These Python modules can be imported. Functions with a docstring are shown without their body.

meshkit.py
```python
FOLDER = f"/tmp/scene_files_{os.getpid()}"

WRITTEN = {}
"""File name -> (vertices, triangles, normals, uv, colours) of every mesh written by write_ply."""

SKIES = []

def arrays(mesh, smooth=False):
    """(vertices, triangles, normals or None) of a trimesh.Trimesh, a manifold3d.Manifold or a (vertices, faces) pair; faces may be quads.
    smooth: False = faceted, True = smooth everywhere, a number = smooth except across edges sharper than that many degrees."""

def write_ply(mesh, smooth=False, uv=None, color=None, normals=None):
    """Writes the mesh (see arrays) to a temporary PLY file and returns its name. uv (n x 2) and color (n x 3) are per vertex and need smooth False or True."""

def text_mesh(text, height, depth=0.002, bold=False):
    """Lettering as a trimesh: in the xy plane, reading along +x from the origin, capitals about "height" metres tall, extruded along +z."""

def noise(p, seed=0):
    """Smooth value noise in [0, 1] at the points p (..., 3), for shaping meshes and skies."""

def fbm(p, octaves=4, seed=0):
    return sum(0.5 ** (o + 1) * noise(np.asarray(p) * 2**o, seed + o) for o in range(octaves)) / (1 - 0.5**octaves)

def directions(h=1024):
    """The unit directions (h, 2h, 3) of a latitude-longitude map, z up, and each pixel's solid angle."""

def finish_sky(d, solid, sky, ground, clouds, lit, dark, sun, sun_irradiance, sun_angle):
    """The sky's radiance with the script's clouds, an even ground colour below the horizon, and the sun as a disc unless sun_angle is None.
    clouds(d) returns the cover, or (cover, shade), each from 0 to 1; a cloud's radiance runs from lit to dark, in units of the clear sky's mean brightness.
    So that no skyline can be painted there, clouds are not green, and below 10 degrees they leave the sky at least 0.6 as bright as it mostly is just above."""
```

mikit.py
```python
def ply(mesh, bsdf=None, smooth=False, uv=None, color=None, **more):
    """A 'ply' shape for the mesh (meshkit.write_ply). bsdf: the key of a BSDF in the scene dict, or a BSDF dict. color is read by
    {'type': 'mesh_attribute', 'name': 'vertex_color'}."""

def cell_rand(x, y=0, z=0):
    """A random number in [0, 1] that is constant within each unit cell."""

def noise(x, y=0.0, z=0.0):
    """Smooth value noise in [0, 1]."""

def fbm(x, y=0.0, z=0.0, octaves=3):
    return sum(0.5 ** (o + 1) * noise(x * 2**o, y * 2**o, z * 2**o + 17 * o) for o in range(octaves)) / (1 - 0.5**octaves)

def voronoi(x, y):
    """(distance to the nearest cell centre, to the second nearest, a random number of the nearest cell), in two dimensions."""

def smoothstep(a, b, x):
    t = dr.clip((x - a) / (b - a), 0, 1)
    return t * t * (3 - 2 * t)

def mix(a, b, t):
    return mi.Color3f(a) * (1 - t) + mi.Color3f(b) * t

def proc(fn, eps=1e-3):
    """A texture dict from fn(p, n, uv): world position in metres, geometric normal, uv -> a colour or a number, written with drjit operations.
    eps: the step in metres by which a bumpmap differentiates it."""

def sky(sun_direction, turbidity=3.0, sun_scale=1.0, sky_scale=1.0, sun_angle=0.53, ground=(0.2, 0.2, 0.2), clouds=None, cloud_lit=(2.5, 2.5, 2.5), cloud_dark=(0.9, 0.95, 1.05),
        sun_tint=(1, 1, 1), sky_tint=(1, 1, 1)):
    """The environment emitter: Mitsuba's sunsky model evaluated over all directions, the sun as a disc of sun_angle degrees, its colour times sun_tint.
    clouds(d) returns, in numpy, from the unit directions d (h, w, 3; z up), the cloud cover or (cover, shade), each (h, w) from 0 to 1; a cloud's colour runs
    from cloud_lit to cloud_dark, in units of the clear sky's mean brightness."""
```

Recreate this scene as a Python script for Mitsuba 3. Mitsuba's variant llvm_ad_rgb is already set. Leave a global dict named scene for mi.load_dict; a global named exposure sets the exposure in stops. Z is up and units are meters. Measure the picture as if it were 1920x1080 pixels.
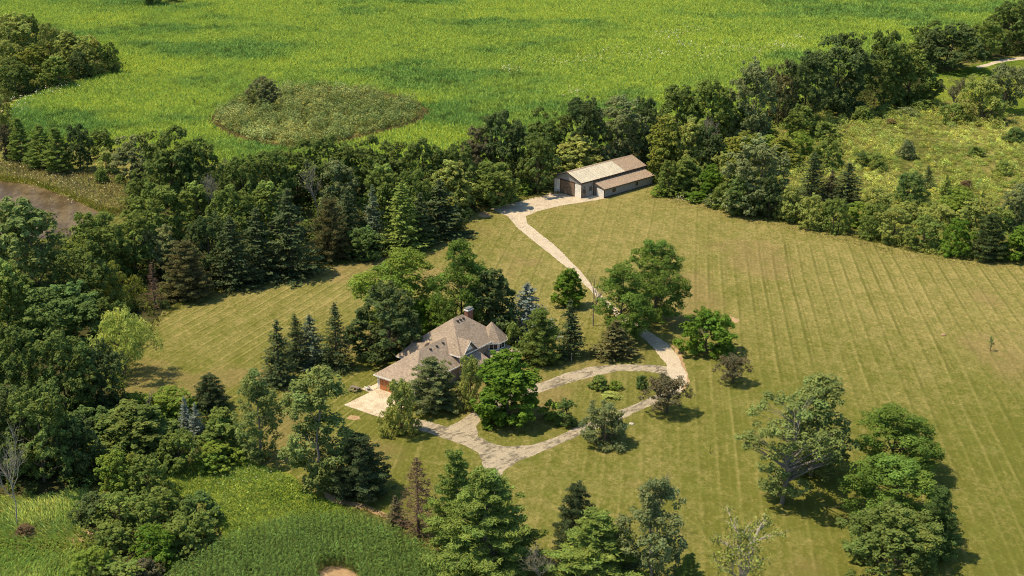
import math, numpy as np, trimesh, shapely, shapely.geometry as sg, mitsuba as mi, mikit, meshkit
import drjit as dr
from mikit import noise, fbm, voronoi, cell_rand, smoothstep, mix, proc

# ------------------------------------------------------------------ camera, sky, exposure
FOCAL, PITCH, ALT = 2700.0, math.radians(20.14), 100.0      # focal length in 1920-px units; a drone 100 m up
T = mi.ScalarTransform4f
scene, labels = {"type": "scene"}, {}
scene["camera"] = {"type": "perspective", "fov": 2 * math.degrees(math.atan(960 / FOCAL)), "fov_axis": "x", "near_clip": 1.0, "far_clip": 9000.0,
                   "to_world": T().look_at(origin=[0, 0, ALT], target=[0, math.cos(PITCH) * 100, ALT - math.sin(PITCH) * 100], up=[0, 0, 1])}
SUN = (-0.45, 0.0, 0.89)
scene["sun_and_sky"] = mikit.sky(SUN, turbidity=4.0, sky_scale=1.25, sun_tint=(1.03, 1.0, 0.88), sky_tint=(1.0, .98, .86))
exposure = 2.0

# ------------------------------------------------------------------ survey: pixel of the photograph -> point on the flat ground
SP, CP = math.sin(PITCH), math.cos(PITCH)
def at(px, py, z=0.0):
    x, y = (px - 960) / FOCAL, -(py - 540) / FOCAL
    d = (x, CP + y * SP, -SP + y * CP)
    t = (z - ALT) / d[2]
    return np.array([d[0] * t, d[1] * t, z])
def depth(p): return p[1] * CP - (p[2] - ALT) * SP
def height_for(base, top_px):
    """Height over base whose picture reaches up to the row top_px."""
    k = (540 - top_px) / FOCAL
    # (y*SP + (z-ALT)*CP) = k*(y*CP - (z-ALT)*SP)
    y = base[1]
    return ALT + y * (k * CP - SP) / (CP + k * SP)
def poly(pts): return sg.Polygon([tuple(at(x, y)[:2]) for x, y in pts]).buffer(0)

# ------------------------------------------------------------------ helpers
def unit(v): return v / np.maximum(np.linalg.norm(v, axis=-1, keepdims=True), 1e-9)
def say(key, label=None, cat=None, group=None, kind=None):
    labels[key] = {k: v for k, v in (("label", label), ("category", cat), ("group", group), ("kind", kind)) if v}
taken = {}
def numbered(name):
    n = taken[name] = taken.get(name, -1) + 1
    return name if n == 0 else f"{name}_{n:03d}"
def ent(key, mesh, mat, smooth=False, **kw):
    key = numbered(key)
    scene[key] = mikit.ply(mesh, mat, smooth=smooth, **kw)
    return key
def cat_meshes(ms): return trimesh.util.concatenate(ms)
def sheet(pg, z, edge=0.0, step=1.5, seed=0):
    """A flat sheet of ground; edge: raggedness of its outline in metres."""
    pg = pg if isinstance(pg, sg.base.BaseGeometry) else poly(pg)
    if edge:
        def rag(ring):
            c = np.array(ring.segmentize(step).coords)[:-1]
            n = meshkit.noise(np.c_[c / (step * 1.3), np.zeros(len(c))], seed) - .5
            m = meshkit.noise(np.c_[c / (step * 1.3), np.zeros(len(c))], seed + 9) - .5
            return c + 2 * edge * np.c_[n, m]
        out = []
        for g in getattr(pg, "geoms", [pg]):
            out.append(sg.Polygon(rag(g.exterior), [rag(h) for h in g.interiors]).buffer(0))
        pg = shapely.union_all(out)
    vs, fs, o = [], [], 0
    for g in getattr(pg, "geoms", [pg]):
        if g.geom_type != "Polygon" or g.area < .01: continue
        v, f = trimesh.creation.triangulate_polygon(g, engine="earcut")
        vs.append(np.c_[v, np.full(len(v), z)]); fs.append(np.asarray(f) + o); o += len(v)
    m = trimesh.Trimesh(np.vstack(vs), np.vstack(fs), process=False)
    if m.face_normals[:, 2].sum() < 0: m.invert()
    return m
def smooth_line(pts, n=3):
    p = np.array(pts, float)
    for _ in range(n):
        q = np.empty((2 * len(p), 2)); q[0::2] = .75 * p + .25 * np.roll(p, -1, 0); q[1::2] = .25 * p + .75 * np.roll(p, -1, 0); p = q
    return p
def tube(pts, rad, sides=5):
    p = np.asarray(pts, float); t = unit(np.gradient(p, axis=0))
    a = unit(np.cross(t, np.where(np.abs(t[:, 2:]) < .9, [0, 0, 1.], [1., 0, 0]))); b = np.cross(t, a)
    an = np.arange(sides) * 2 * np.pi / sides
    v = p[:, None] + np.asarray(rad)[:, None, None] * (np.cos(an)[None, :, None] * a[:, None] + np.sin(an)[None, :, None] * b[:, None])
    i, j = np.meshgrid(np.arange(len(p) - 1), np.arange(sides), indexing="ij")
    q = np.stack([i * sides + j, i * sides + (j + 1) % sides, (i + 1) * sides + (j + 1) % sides, (i + 1) * sides + j], -1).reshape(-1, 4)
    return v.reshape(-1, 3), np.vstack([q[:, [0, 1, 2]], q[:, [0, 2, 3]]])
def join(parts):
    vs, fs, o = [], [], 0
    for v, f in parts:
        vs.append(v); fs.append(f + o); o += len(v)
    return np.vstack(vs), np.vstack(fs)

# ------------------------------------------------------------------ materials
def lam(rgb): return {"type": "twosided", "bsdf": {"type": "diffuse", "reflectance": {"type": "rgb", "value": list(rgb)} if not isinstance(rgb, dict) else rgb}}
def prin(rgb, rough=.7, **kw):
    return {"type": "twosided", "bsdf": {"type": "principled", "base_color": {"type": "rgb", "value": list(rgb)} if not isinstance(rgb, dict) else rgb, "roughness": rough, **kw}}
VC = {"type": "mesh_attribute", "name": "vertex_color"}
scene["leaf"] = {"type": "principledthin", "base_color": VC, "roughness": .55, "diff_trans": .62, "eta": 1.3}
scene["bark"] = lam(VC)

def lawn_fn(p, n, uv):
    x, y = p.x, p.y
    def bands(deg, w, ph, k2=0.0):
        a = math.radians(deg)
        s = (x * math.sin(a) - y * math.cos(a)) + 1.5 * (noise(x * .02, y * .014, ph) - .5) + .4 * (noise(x * .12, y * .05, ph + 4) - .5)
        s = s + k2 * (dr.clip(x, 15, 110) - 70) * (dr.clip(y, 235, 340) - 270)
        t = s / w
        i = dr.floor(t); k = t - i
        amp = .55 + .6 * cell_rand(i, ph)
        line = smoothstep(.0, .05, k) * (1 - smoothstep(.12, .25, k)) + .45 * smoothstep(.32, .37, k) * (1 - smoothstep(.41, .5, k))          # the dark rut of the mower
        ridge = smoothstep(.76, .90, k) * (1 - smoothstep(.95, 1.0, k)) + .35 * smoothstep(.40, .47, k) * (1 - smoothstep(.50, .58, k))
        return line * amp, ridge * (.4 + .8 * cell_rand(i, ph + 3))
    d1, r1 = bands(84.6, 2.82, 1, .0011)
    d2, r2 = bands(65.5, 2.3, 2)
    left = x < -21 + 4 * (noise(y * .05) - .5)
    dk = dr.select(left, d2 * .75, d1); rg = dr.select(left, r2, r1)
    keep = (.35 + .65 * smoothstep(.25, .5, noise(x * .03, y * .025, 8))) * (.35 + .95 * noise(x * .45, y * .16, 12))
    big = fbm(x * .022, y * .016, 3.0, 4)
    mid_ = fbm(x * .35, y * .22, 5.0, 3)
    mott = fbm(x * 1.3, y * .95, 31.0, 2)
    fine = noise(x * 3.1, y * 2.4, 7.0) * .5 + noise(x * 7.0, y * 5.2, 9.0) * .5
    green, tan_, pale = mi.Color3f(.112, .122, .026), mi.Color3f(.242, .212, .080), mi.Color3f(.315, .275, .108)
    near = smoothstep(285., 180., y)                       # the lawn is greener on the near slope, drier up by the barn
    west = smoothstep(5., -25., x) * .34
    dry = dr.clip(.62 + .95 * (big - .44) - .74 * near - west + .6 * (mid_ - .5) + .75 * (mott - .5) + .7 * (fine - .5), 0, 1)
    yard = smoothstep(17., 9., dr.sqrt(dr.square((x - 12) / 1.6) + dr.square(y - 222)))
    dry = dry * (1 - .35 * yard)
    c = mix(green, tan_, dry)
    c = mix(c, pale, dr.clip(rg * keep * dr.select(left, .5, .30 - .06 * near), 0, .5))
    c = mix(c, mi.Color3f(.085, .092, .022), dr.clip(dk * keep * (.78 - .52 * near), 0, .6))
    worn = smoothstep(.60, .72, fbm(x * .05 + 3.3, y * .045, 21.0, 3))
    c = mix(c, mi.Color3f(.235, .165, .085), worn * .35)
    tuft = smoothstep(.70, .8, noise(x * .8 + 40., y * .5, 77.0))
    c = mix(c, mi.Color3f(.13, .15, .035), tuft * .3)
    return c * (.84 + .32 * fine)
scene["lawn_turf"] = lam(proc(lawn_fn))
def field_fn(p, n, uv):
    b = fbm(p.x * .02, p.y * .03, 1.0, 4); f = noise(p.x * 1.7, p.y * 1.1, 3.0)
    return mix((.07, .12, .018), (.17, .21, .03), smoothstep(.35, .65, b)) * (.7 + .5 * f)
scene["field_ground"] = lam(proc(field_fn))
def rough_fn(p, n, uv):
    b = fbm(p.x * .08, p.y * .06, 5.0, 4); f = fbm(p.x * 1.2, p.y * .9, 3.0, 2)
    c = mix((.085, .10, .025), (.2, .185, .06), smoothstep(.3, .75, b * .5 + f * .5))
    return c * (.75 + .45 * f)
scene["rough_ground"] = lam(proc(rough_fn))
def road_fn(cream, dark, k):
    def fn(p, n, uv):
        a = fbm(p.x * .45, p.y * .6, 2.0, 4); g = noise(p.x * 9, p.y * 7, 1.0)
        q = p.x + p.y; r = p.x - p.y
        s = fbm(q * .5, r * 2.2 + 1.5 * noise(p.x * .2, p.y * .2), 6.0, 3) * .6 + .4 * fbm(p.x * 2.6, p.y * 2.6, 12.0, 2)
        w = smoothstep(.44, .68, .42 * a + .58 * s) * k * .85
        d1, d2, _ = voronoi(p.x * .55 + .5 * noise(p.x * .7, p.y * .7), p.y * .55)
        crack = smoothstep(.05, .0, d2 - d1) * .35 * k
        return mix(cream, dark, dr.clip(w + crack, 0, 1)) * (.86 + .28 * g)
    return fn
scene["old_asphalt"] = lam(proc(road_fn((.36, .315, .235), (.115, .103, .078), 1.0)))
scene["pale_gravel"] = lam(proc(road_fn((.47, .41, .315), (.35, .295, .22), .7)))
def concrete_fn(p, n, uv):
    a = fbm(p.x * .6, p.y * .5, 4.0, 4)
    return mix((.56, .475, .36), (.43, .36, .26), smoothstep(.4, .75, a)) * (.93 + .14 * noise(p.x * 8, p.y * 8))
scene["concrete"] = lam(proc(concrete_fn))
def dirt_fn(p, n, uv):
    a = fbm(p.x * .9, p.y * .8, 4.0, 3)
    return mix((.30, .20, .11), (.42, .31, .19), a) * (.85 + .3 * noise(p.x * 6, p.y * 6))
scene["dirt"] = lam(proc(dirt_fn))
def shingle_fn(p, n, uv):
    # courses follow the height, tabs the horizontal run along the slope
    h = dr.sqrt(dr.maximum(1 - n.z * n.z, 1e-4))
    run = (p.x * -n.y + p.y * n.x) / h
    row = dr.floor(p.z / (.145 * h))
    tab = cell_rand(dr.floor(run / .3 + .5 * (row - 2 * dr.floor(row / 2))), row, dr.floor(n.x * 7) + 20)
    joint = smoothstep(.0, .16, p.z / (.145 * h) - row)
    w = fbm(p.x * .5, p.y * .5, p.z * .7, 3)
    c = mix((.255, .207, .162), (.365, .300, .238), tab)
    return c * (.86 + .28 * w) * (.84 + .16 * joint)
scene["shingle"] = lam(proc(shingle_fn))
def boards_fn(c0, pitch, vert=False):
    def fn(p, n, uv):
        q = (p.x * -n.y + p.y * n.x) / pitch if vert else p.z / pitch
        k = q - dr.floor(q)
        g = smoothstep(0., .14, k) * (1 - .5 * smoothstep(.94, 1., k))
        return mi.Color3f(c0) * (.72 + .28 * g) * (.9 + .2 * fbm(p.x * .8, p.y * .8, p.z * .5, 3))
    return fn
scene["tan_siding"] = lam(proc(boards_fn((.33, .255, .20), .2)))
scene["grey_metal"] = lam(proc(boards_fn((.285, .28, .265), .3, True)))
scene["white_metal"] = prin((.74, .72, .68), .45)
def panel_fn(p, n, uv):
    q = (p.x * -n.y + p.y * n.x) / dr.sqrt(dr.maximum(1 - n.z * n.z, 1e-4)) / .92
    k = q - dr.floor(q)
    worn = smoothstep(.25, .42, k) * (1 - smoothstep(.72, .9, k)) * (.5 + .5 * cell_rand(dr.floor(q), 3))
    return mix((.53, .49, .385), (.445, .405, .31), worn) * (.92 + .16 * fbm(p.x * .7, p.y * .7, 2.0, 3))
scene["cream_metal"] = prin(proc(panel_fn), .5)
scene["brown_metal"] = prin(proc(boards_fn((.315, .24, .172), .3, True)), .55)
scene["dark_brown_trim"] = prin((.075, .045, .035), .5)
scene["tan_door"] = prin(proc(boards_fn((.19, .135, .095), .3, True)), .5)
scene["white_trim"] = prin((.76, .74, .70), .5)
def wood_fn(p, n, uv):
    return mix((.36, .125, .045), (.45, .175, .07), fbm(p.x * 1.5, p.y * 1.5, p.z * 9, 3))
scene["orange_wood"] = prin(proc(wood_fn), .5)
def brick_fn(p, n, uv):
    run = (p.x * -n.y + p.y * n.x) / .22
    row = dr.floor(p.z / .075); o = run + .5 * (row - 2 * dr.floor(row / 2))
    r = cell_rand(dr.floor(o), row)
    m = smoothstep(0., .08, o - dr.floor(o)) * smoothstep(0., .18, p.z / .075 - row)
    return mix((.32, .27, .23), mix((.20, .085, .06), (.30, .14, .095), r), m)
scene["red_brick"] = lam(proc(brick_fn))
scene["dark_metal"] = prin((.05, .05, .055), .45, metallic=.4)
scene["grey_tin"] = prin((.32, .33, .34), .4, metallic=.5)
scene["pane_glass"] = prin((.012, .014, .018), .1, specular=.3)
scene["weathered_wood"] = lam((.20, .17, .14))
scene["white_plastic"] = prin((.8, .79, .76), .4)
def water_fn(p, n, uv):
    a = fbm(p.x * .10, p.y * .05, 2.0, 4); b = fbm(p.x * .9, p.y * .35, 5.0, 3)
    return mix((.075, .054, .027), (.145, .110, .058), smoothstep(.38, .66, .6 * a + .4 * b))
scene["pond_water"] = {"type": "twosided", "bsdf": {"type": "principled", "base_color": proc(water_fn), "roughness": .2, "specular": .04}}
scene["pale_stone"] = lam((.6, .57, .5))

# ------------------------------------------------------------------ the ground
B = 4200.0
ent("ground", trimesh.Trimesh([[-B, -300, 0], [B, -300, 0], [B, 8000, 0], [-B, 8000, 0]], [[0, 1, 2], [0, 2, 3]]), "rough_ground")
say("ground", "rough green ground under the woods, meadows and field edges", kind="structure")
MARSH = poly([(-120, -8), (2040, -8), (2040, 2), (1900, 30), (1800, 70), (1680, 95), (1560, 160), (1450, 210), (1330, 235), (1230, 250), (1120, 270), (1000, 290),
              (900, 330), (780, 330), (600, 330), (480, 320), (400, 300), (300, 290), (205, 272), (120, 262), (40, 248), (20, 225), (28, 195), (90, 170),
              (170, 148), (235, 128), (200, 105), (120, 70), (40, 40), (-120, 20)])
ISLAND = sg.Polygon(smooth_line([tuple(at(x, y)[:2]) for x, y in [(388, 228), (430, 196), (520, 172), (600, 164), (680, 170), (760, 186), (806, 208), (790, 232), (720, 250),
              (640, 268), (580, 280), (500, 276), (430, 256)]], 2))
FAR = sg.Polygon([(-1500, 645), (1500, 645), (2500, 3500), (-2500, 3500)])
ent("field", sheet(shapely.union_all([MARSH.buffer(3), FAR]).difference(ISLAND), .004, .6, 3), "field_ground")
say("field", "broad marshy field of bright green growth filling the top of the view", kind="structure")
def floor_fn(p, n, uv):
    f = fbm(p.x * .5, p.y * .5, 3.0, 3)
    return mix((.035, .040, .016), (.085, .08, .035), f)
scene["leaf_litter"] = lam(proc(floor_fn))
LAWN = poly([(225, 735), (225, 706), (300, 600), (340, 572), (400, 548), (480, 541), (545, 524), (610, 501), (690, 489), (770, 471), (830, 449), (872, 424), (882, 404), (915, 390),
             (1000, 372), (1100, 352), (1225, 340), (1250, 369), (1330, 384), (1400, 406), (1480, 419), (1560, 437), (1640, 455), (1720, 475), (1800, 487), (1880, 489), (1945, 488), (2160, 500),
             (2160, 1180), (930, 1180), (830, 1030), (760, 982), (690, 952), (640, 940), (590, 930), (545, 890), (470, 868), (430, 838), (400, 795), (330, 765), (250, 750)])
ent("lawn", sheet(LAWN, .008, .35, 1.2, 5), "lawn_turf")
say("lawn", "large mown lawn with pale mowing stripes, dry and tan in places", kind="structure")

loop_out = [(780, 784), (800, 790), (838, 800), (860, 791), (885, 774), (905, 752), (935, 736), (975, 728), (1017, 717), (1060, 700), (1107, 688), (1160, 683), (1213, 684), (1247, 686), (1280, 694), (1288, 712),
            (1278, 735), (1228, 757), (1180, 779), (1087, 816), (1027, 843), (973, 864), (945, 882), (938, 900), (940, 980), (932, 1080), (920, 1180), (890, 1180), (902, 1080), (910, 980), (907, 890), (903, 862), (897, 848), (873, 836), (807, 813), (772, 803)]
loop_in = [(900, 787), (892, 800), (896, 817), (917, 830), (947, 837), (993, 835), (1040, 820), (1083, 800), (1165, 768), (1210, 750), (1240, 735), (1262, 715), (1247, 702), (1207, 696), (1160, 695), (1107, 707),
           (1060, 720), (1017, 735), (975, 748), (935, 764), (912, 776)]
LOOP = poly(loop_out).difference(poly(loop_in))
ent("driveway", sheet(LOOP, .016, .16, .8, 7), "old_asphalt")
say("driveway", "worn grey looping driveway with pale streaks around the grass island", kind="structure")
BARN_ROAD = poly([(918, 391), (950, 384), (1000, 371), (1036, 360), (1092, 352), (1135, 372), (1112, 376), (1050, 386), (1008, 396), (986, 405), (990, 420), (1040, 460), (1083, 503), (1123, 550), (1165, 587), (1210, 617), (1250, 643),
                  (1273, 668), (1279, 687), (1287, 702), (1288, 716), (1276, 735), (1262, 733), (1262, 712), (1250, 697), (1250, 684), (1223, 650), (1190, 620), (1150, 590), (1118, 556), (1103, 540), (1057, 497), (1007, 457), (973, 430), (950, 404)])
ent("barn_road", sheet(BARN_ROAD, .022, .14, .9, 8), "pale_gravel")
say("barn_road", "cream coloured drive running straight from the loop up to the metal barn", kind="structure")
ent("road_verge", sheet(poly([(1252, 640), (1277, 662), (1284, 688), (1291, 700), (1293, 716), (1282, 738), (1277, 735), (1286, 715), (1285, 702), (1278, 690), (1272, 668)]), .012, .3, .8, 2), "dirt")
say("road_verge", "strip of bare reddish soil along the bend of the drive", kind="structure")
for pts in ([(650, 782), (656, 778), (672, 780), (675, 785), (664, 788), (652, 786)], [(896, 404), (903, 397), (915, 399), (922, 406), (905, 408)], [(600, 1072), (612, 1062), (640, 1062), (660, 1072), (676, 1082), (690, 1120), (596, 1120)], [(1355, 588), (1390, 600), (1378, 606), (1352, 596)],
            [(505, 528), (540, 524), (545, 527), (515, 531)], [(128, 1012), (138, 1004), (150, 999), (163, 997), (172, 1001), (171, 1009), (160, 1015), (148, 1020), (136, 1021)], [(600, 922), (640, 935), (690, 948), (750, 975), (742, 980), (680, 955), (618, 940)]):
    say(ent("bare_patch", sheet(pts, .026, .25, .7, 4), "dirt"), "patch of bare sandy soil showing through the grass", kind="structure")
ent("pond", sheet(sg.Polygon(smooth_line([tuple(at(x, y)[:2]) for x, y in [(-160, 322), (0, 336), (60, 346), (125, 368), (198, 402), (200, 425), (130, 445), (60, 450), (-160, 430)]], 2)), .03), "pond_water")
say("pond", "still brown pond at the left edge beyond the trees", kind="structure")
YARD = poly([(1735, 140), (1800, 130), (1860, 112), (1930, 108), (2060, 108), (2060, 240), (1930, 215), (1870, 210), (1820, 185), (1745, 192)])
ent("clearing", sheet(YARD, .010, .4, 2, 6), "field_ground")
say("clearing", "mown green clearing behind the meadow at the right edge", kind="structure")
ent("track", sheet(poly([(1830, 124), (1845, 121), (1868, 113), (1910, 107), (2000, 105), (2000, 110), (1915, 112), (1872, 118), (1850, 125), (1832, 128)]), .018, .3, 1.5, 6), "pale_gravel")
say("track", "sandy farm track along the far edge of the clearing", kind="structure")
# ------------------------------------------------------------------ buildings
class Frame:
    """Local axes of a building: u along its front, v into it, z up."""
    def __init__(s, o, deg):
        a = math.radians(deg); s.o = np.array([o[0], o[1], 0.0]); s.u = np.array([math.cos(a), math.sin(a), 0]); s.v = np.array([-math.sin(a), math.cos(a), 0])
    def p(s, pts):
        q = np.asarray(pts, float); return s.o + q[..., :1] * s.u + q[..., 1:2] * s.v + q[..., 2:3] * np.array([0, 0, 1.0])
    def box(s, u0, u1, v0, v1, z0, z1):
        m = trimesh.creation.box(bounds=[[u0, v0, z0], [u1, v1, z1]]); m.vertices = s.p(m.vertices); return m
    def hull(s, pts): return trimesh.convex.convex_hull(s.p(pts))
    def prism(s, outline, u0, u1, axis="u"):
        """outline in (v, z) swept along u, or in (u, z) swept along v."""
        o = np.asarray(outline, float)
        m = [np.c_[np.full(len(o), k), o[:, 0], o[:, 1]] if axis == "u" else np.c_[o[:, 0], np.full(len(o), k), o[:, 1]] for k in (u0, u1)]
        return s.hull(np.vstack(m))

def window(F, holder, side, fixed, a0, a1, z0, z1, n=2, out=1, frame="white_trim"):
    """A window in the wall plane side = fixed (u or v); out: +1 or -1, the way it faces."""
    def bx(a, b, c, d, t0, t1):
        t0, t1 = sorted((fixed + out * t0, fixed + out * t1))
        return F.box(t0, t1, a, b, c, d) if side == "u" else F.box(a, b, t0, t1, c, d)
    w = .07
    k = ent(holder + "__window", cat_meshes([bx(a0, a1, z0 - w, z0, -.02, .07), bx(a0, a1, z1, z1 + w, -.02, .07), bx(a0 - w, a0, z0 - w, z1 + w, -.02, .06), bx(a1, a1 + w, z0 - w, z1 + w, -.02, .06)]
            + [bx(a0 + (a1 - a0) * i / n - .025, a0 + (a1 - a0) * i / n + .025, z0, z1, -.02, .05) for i in range(1, n)]), frame)
    ent(k + "__pane", bx(a0, a1, z0, z1, -.015, .02), "pane_glass")
    return k

# --- the metal barn: origin at its near corner, v along its length, u away from it to the right
b0 = at(1090.4, 372.5)
BF = Frame(b0, 43.5 - 90)
L, W, EZ, RZ = 23.0, 9.4, 4.0, 5.7
say("metal_barn", "long pale metal barn with cream and brown roof and a lean-to along its side", "barn")
k = "metal_barn"
ent(k + "__wall", BF.prism([(-W, 0), (0, 0), (0, EZ - .05), (-W / 2, RZ - .09), (-W, EZ - .05)], 0, L, "v"), "grey_metal")
sl = (RZ - EZ) / (W / 2)
def roof_side(sgn, v0, v1, lift=0.0, ov=.35):
    c = -W / 2
    e = c + sgn * (W / 2 + ov); ze = EZ - sl * ov
    return BF.prism([(c, RZ + lift), (e, ze + lift), (e, ze + .12 + lift), (c, RZ + .12 + lift)], v0, v1, "v")
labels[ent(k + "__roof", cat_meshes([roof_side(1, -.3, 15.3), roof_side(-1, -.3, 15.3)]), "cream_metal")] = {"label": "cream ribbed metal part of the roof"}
labels[ent(k + "__roof", cat_meshes([roof_side(1, 15.3, L + .3, -.004), roof_side(-1, 15.3, L + .3, -.004)]), "brown_metal")] = {"label": "brown metal part of the roof"}
ribs = []
for v in np.arange(-.1, L, .62):
    for sg_ in (1, -1):
        c, e, ze = -W / 2, -W / 2 + sg_ * (W / 2 + .33), EZ - sl * .33
        ribs.append(BF.prism([(c, RZ + .118), (e, ze + .118), (e, ze + .155), (c, RZ + .155)], v, v + .05, "v"))
RIB = ribs
nrib = len([v for v in np.arange(-.1, L, .62) if v < 15.2]) * 2
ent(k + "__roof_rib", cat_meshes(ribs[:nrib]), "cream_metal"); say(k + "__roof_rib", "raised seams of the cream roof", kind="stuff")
ent(k + "__roof_rib", cat_meshes(ribs[nrib:]), "brown_metal"); say(k + "__roof_rib_001", "raised seams of the brown roof", kind="stuff")
ent(k + "__ridge_cap", BF.prism([(-W / 2 - .28, RZ + .06), (-W / 2 + .28, RZ + .06), (-W / 2, RZ + .2)], -.32, L + .32, "v"), "brown_metal")
for m_ in ([BF.prism([(-W / 2, RZ - .14), (-W / 2 + s * (W / 2 + .37), EZ - sl * .37 - .14), (-W / 2 + s * (W / 2 + .37), EZ - sl * .37 + .06), (-W / 2, RZ + .06)], v, v + .05, "v") for s in (1, -1) for v in (-.36, L + .31)]): ent(k + "__bargeboard", m_, "dark_brown_trim")
ent(k + "__eave_trim", BF.box(.32, .40, -.3, L + .3, EZ - .30, EZ + .04), "dark_brown_trim")
ent(k + "__upper_wall_trim", BF.box(.004, .02, 4.3, 22.3, 3.35, 3.9), "dark_brown_trim")
for m_ in (BF.box(-.12, .05, -.05, .1, 0, EZ - .1), BF.box(-.02, .06, 4.05, 4.28, 0, EZ - .15), BF.box(-W - .05, -W + .1, -.05, .1, 0, EZ - .1)): ent(k + "__corner_trim", m_, "dark_brown_trim")
# front: white panels at both ends, two tan sliding doors on a track between them
labels[ent(k + "__panel", BF.box(-2.28, -.14, -.05, .0, .04, 3.25), "white_metal")] = {"label": "white front panel beside the corner"}
labels[ent(k + "__panel", BF.box(-W + .1, -7.25, -.05, .0, .04, 3.3), "white_metal")] = {"label": "white front panel at the far left of the front"}
for u0, u1 in ((-4.75, -2.42), (-7.15, -4.80)):
    d = ent(k + "__sliding_door", BF.box(u0, u1, -.10, -.03, .08, 3.45), "tan_door")
    ent(d + "__rail", cat_meshes([BF.box(u0, u1, -.125, -.103, z, z + .1) for z in (.1, 1.75, 3.33)]), "dark_brown_trim")
ent(k + "__door_track", BF.box(-7.3, -2.2, -.16, -.02, 3.47, 3.62), "dark_brown_trim")
for m_ in (BF.box(-2.42, -2.28, -.14, -.01, 0, 3.5), BF.box(-7.28, -7.16, -.14, -.01, 0, 3.5)): ent(k + "__door_post", m_, "dark_brown_trim")
# side wall between the corner and the lean-to: door, lamp, window
d = ent(k + "__door", BF.box(.0, .05, .42, 1.30, .05, 2.15), "weathered_wood")
ent(d + "__frame", cat_meshes([BF.box(.0, .08, .30, .42, .0, 2.27), BF.box(.0, .08, 1.30, 1.42, .0, 2.27), BF.box(.0, .08, .42, 1.30, 2.15, 2.27)]), "dark_brown_trim")
ent(d + "__pane", BF.box(.05, .06, .55, 1.17, 1.15, 1.95), "pane_glass")
ent(k + "__wall_lamp", cat_meshes([BF.box(.0, .16, .75, .95, 2.6, 2.75), BF.box(.02, .22, .72, .98, 2.75, 2.82)]), "dark_metal")
window(BF, k, "u", 0.0, 2.55, 3.45, 1.4, 2.5, 2, frame="grey_tin")
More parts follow.
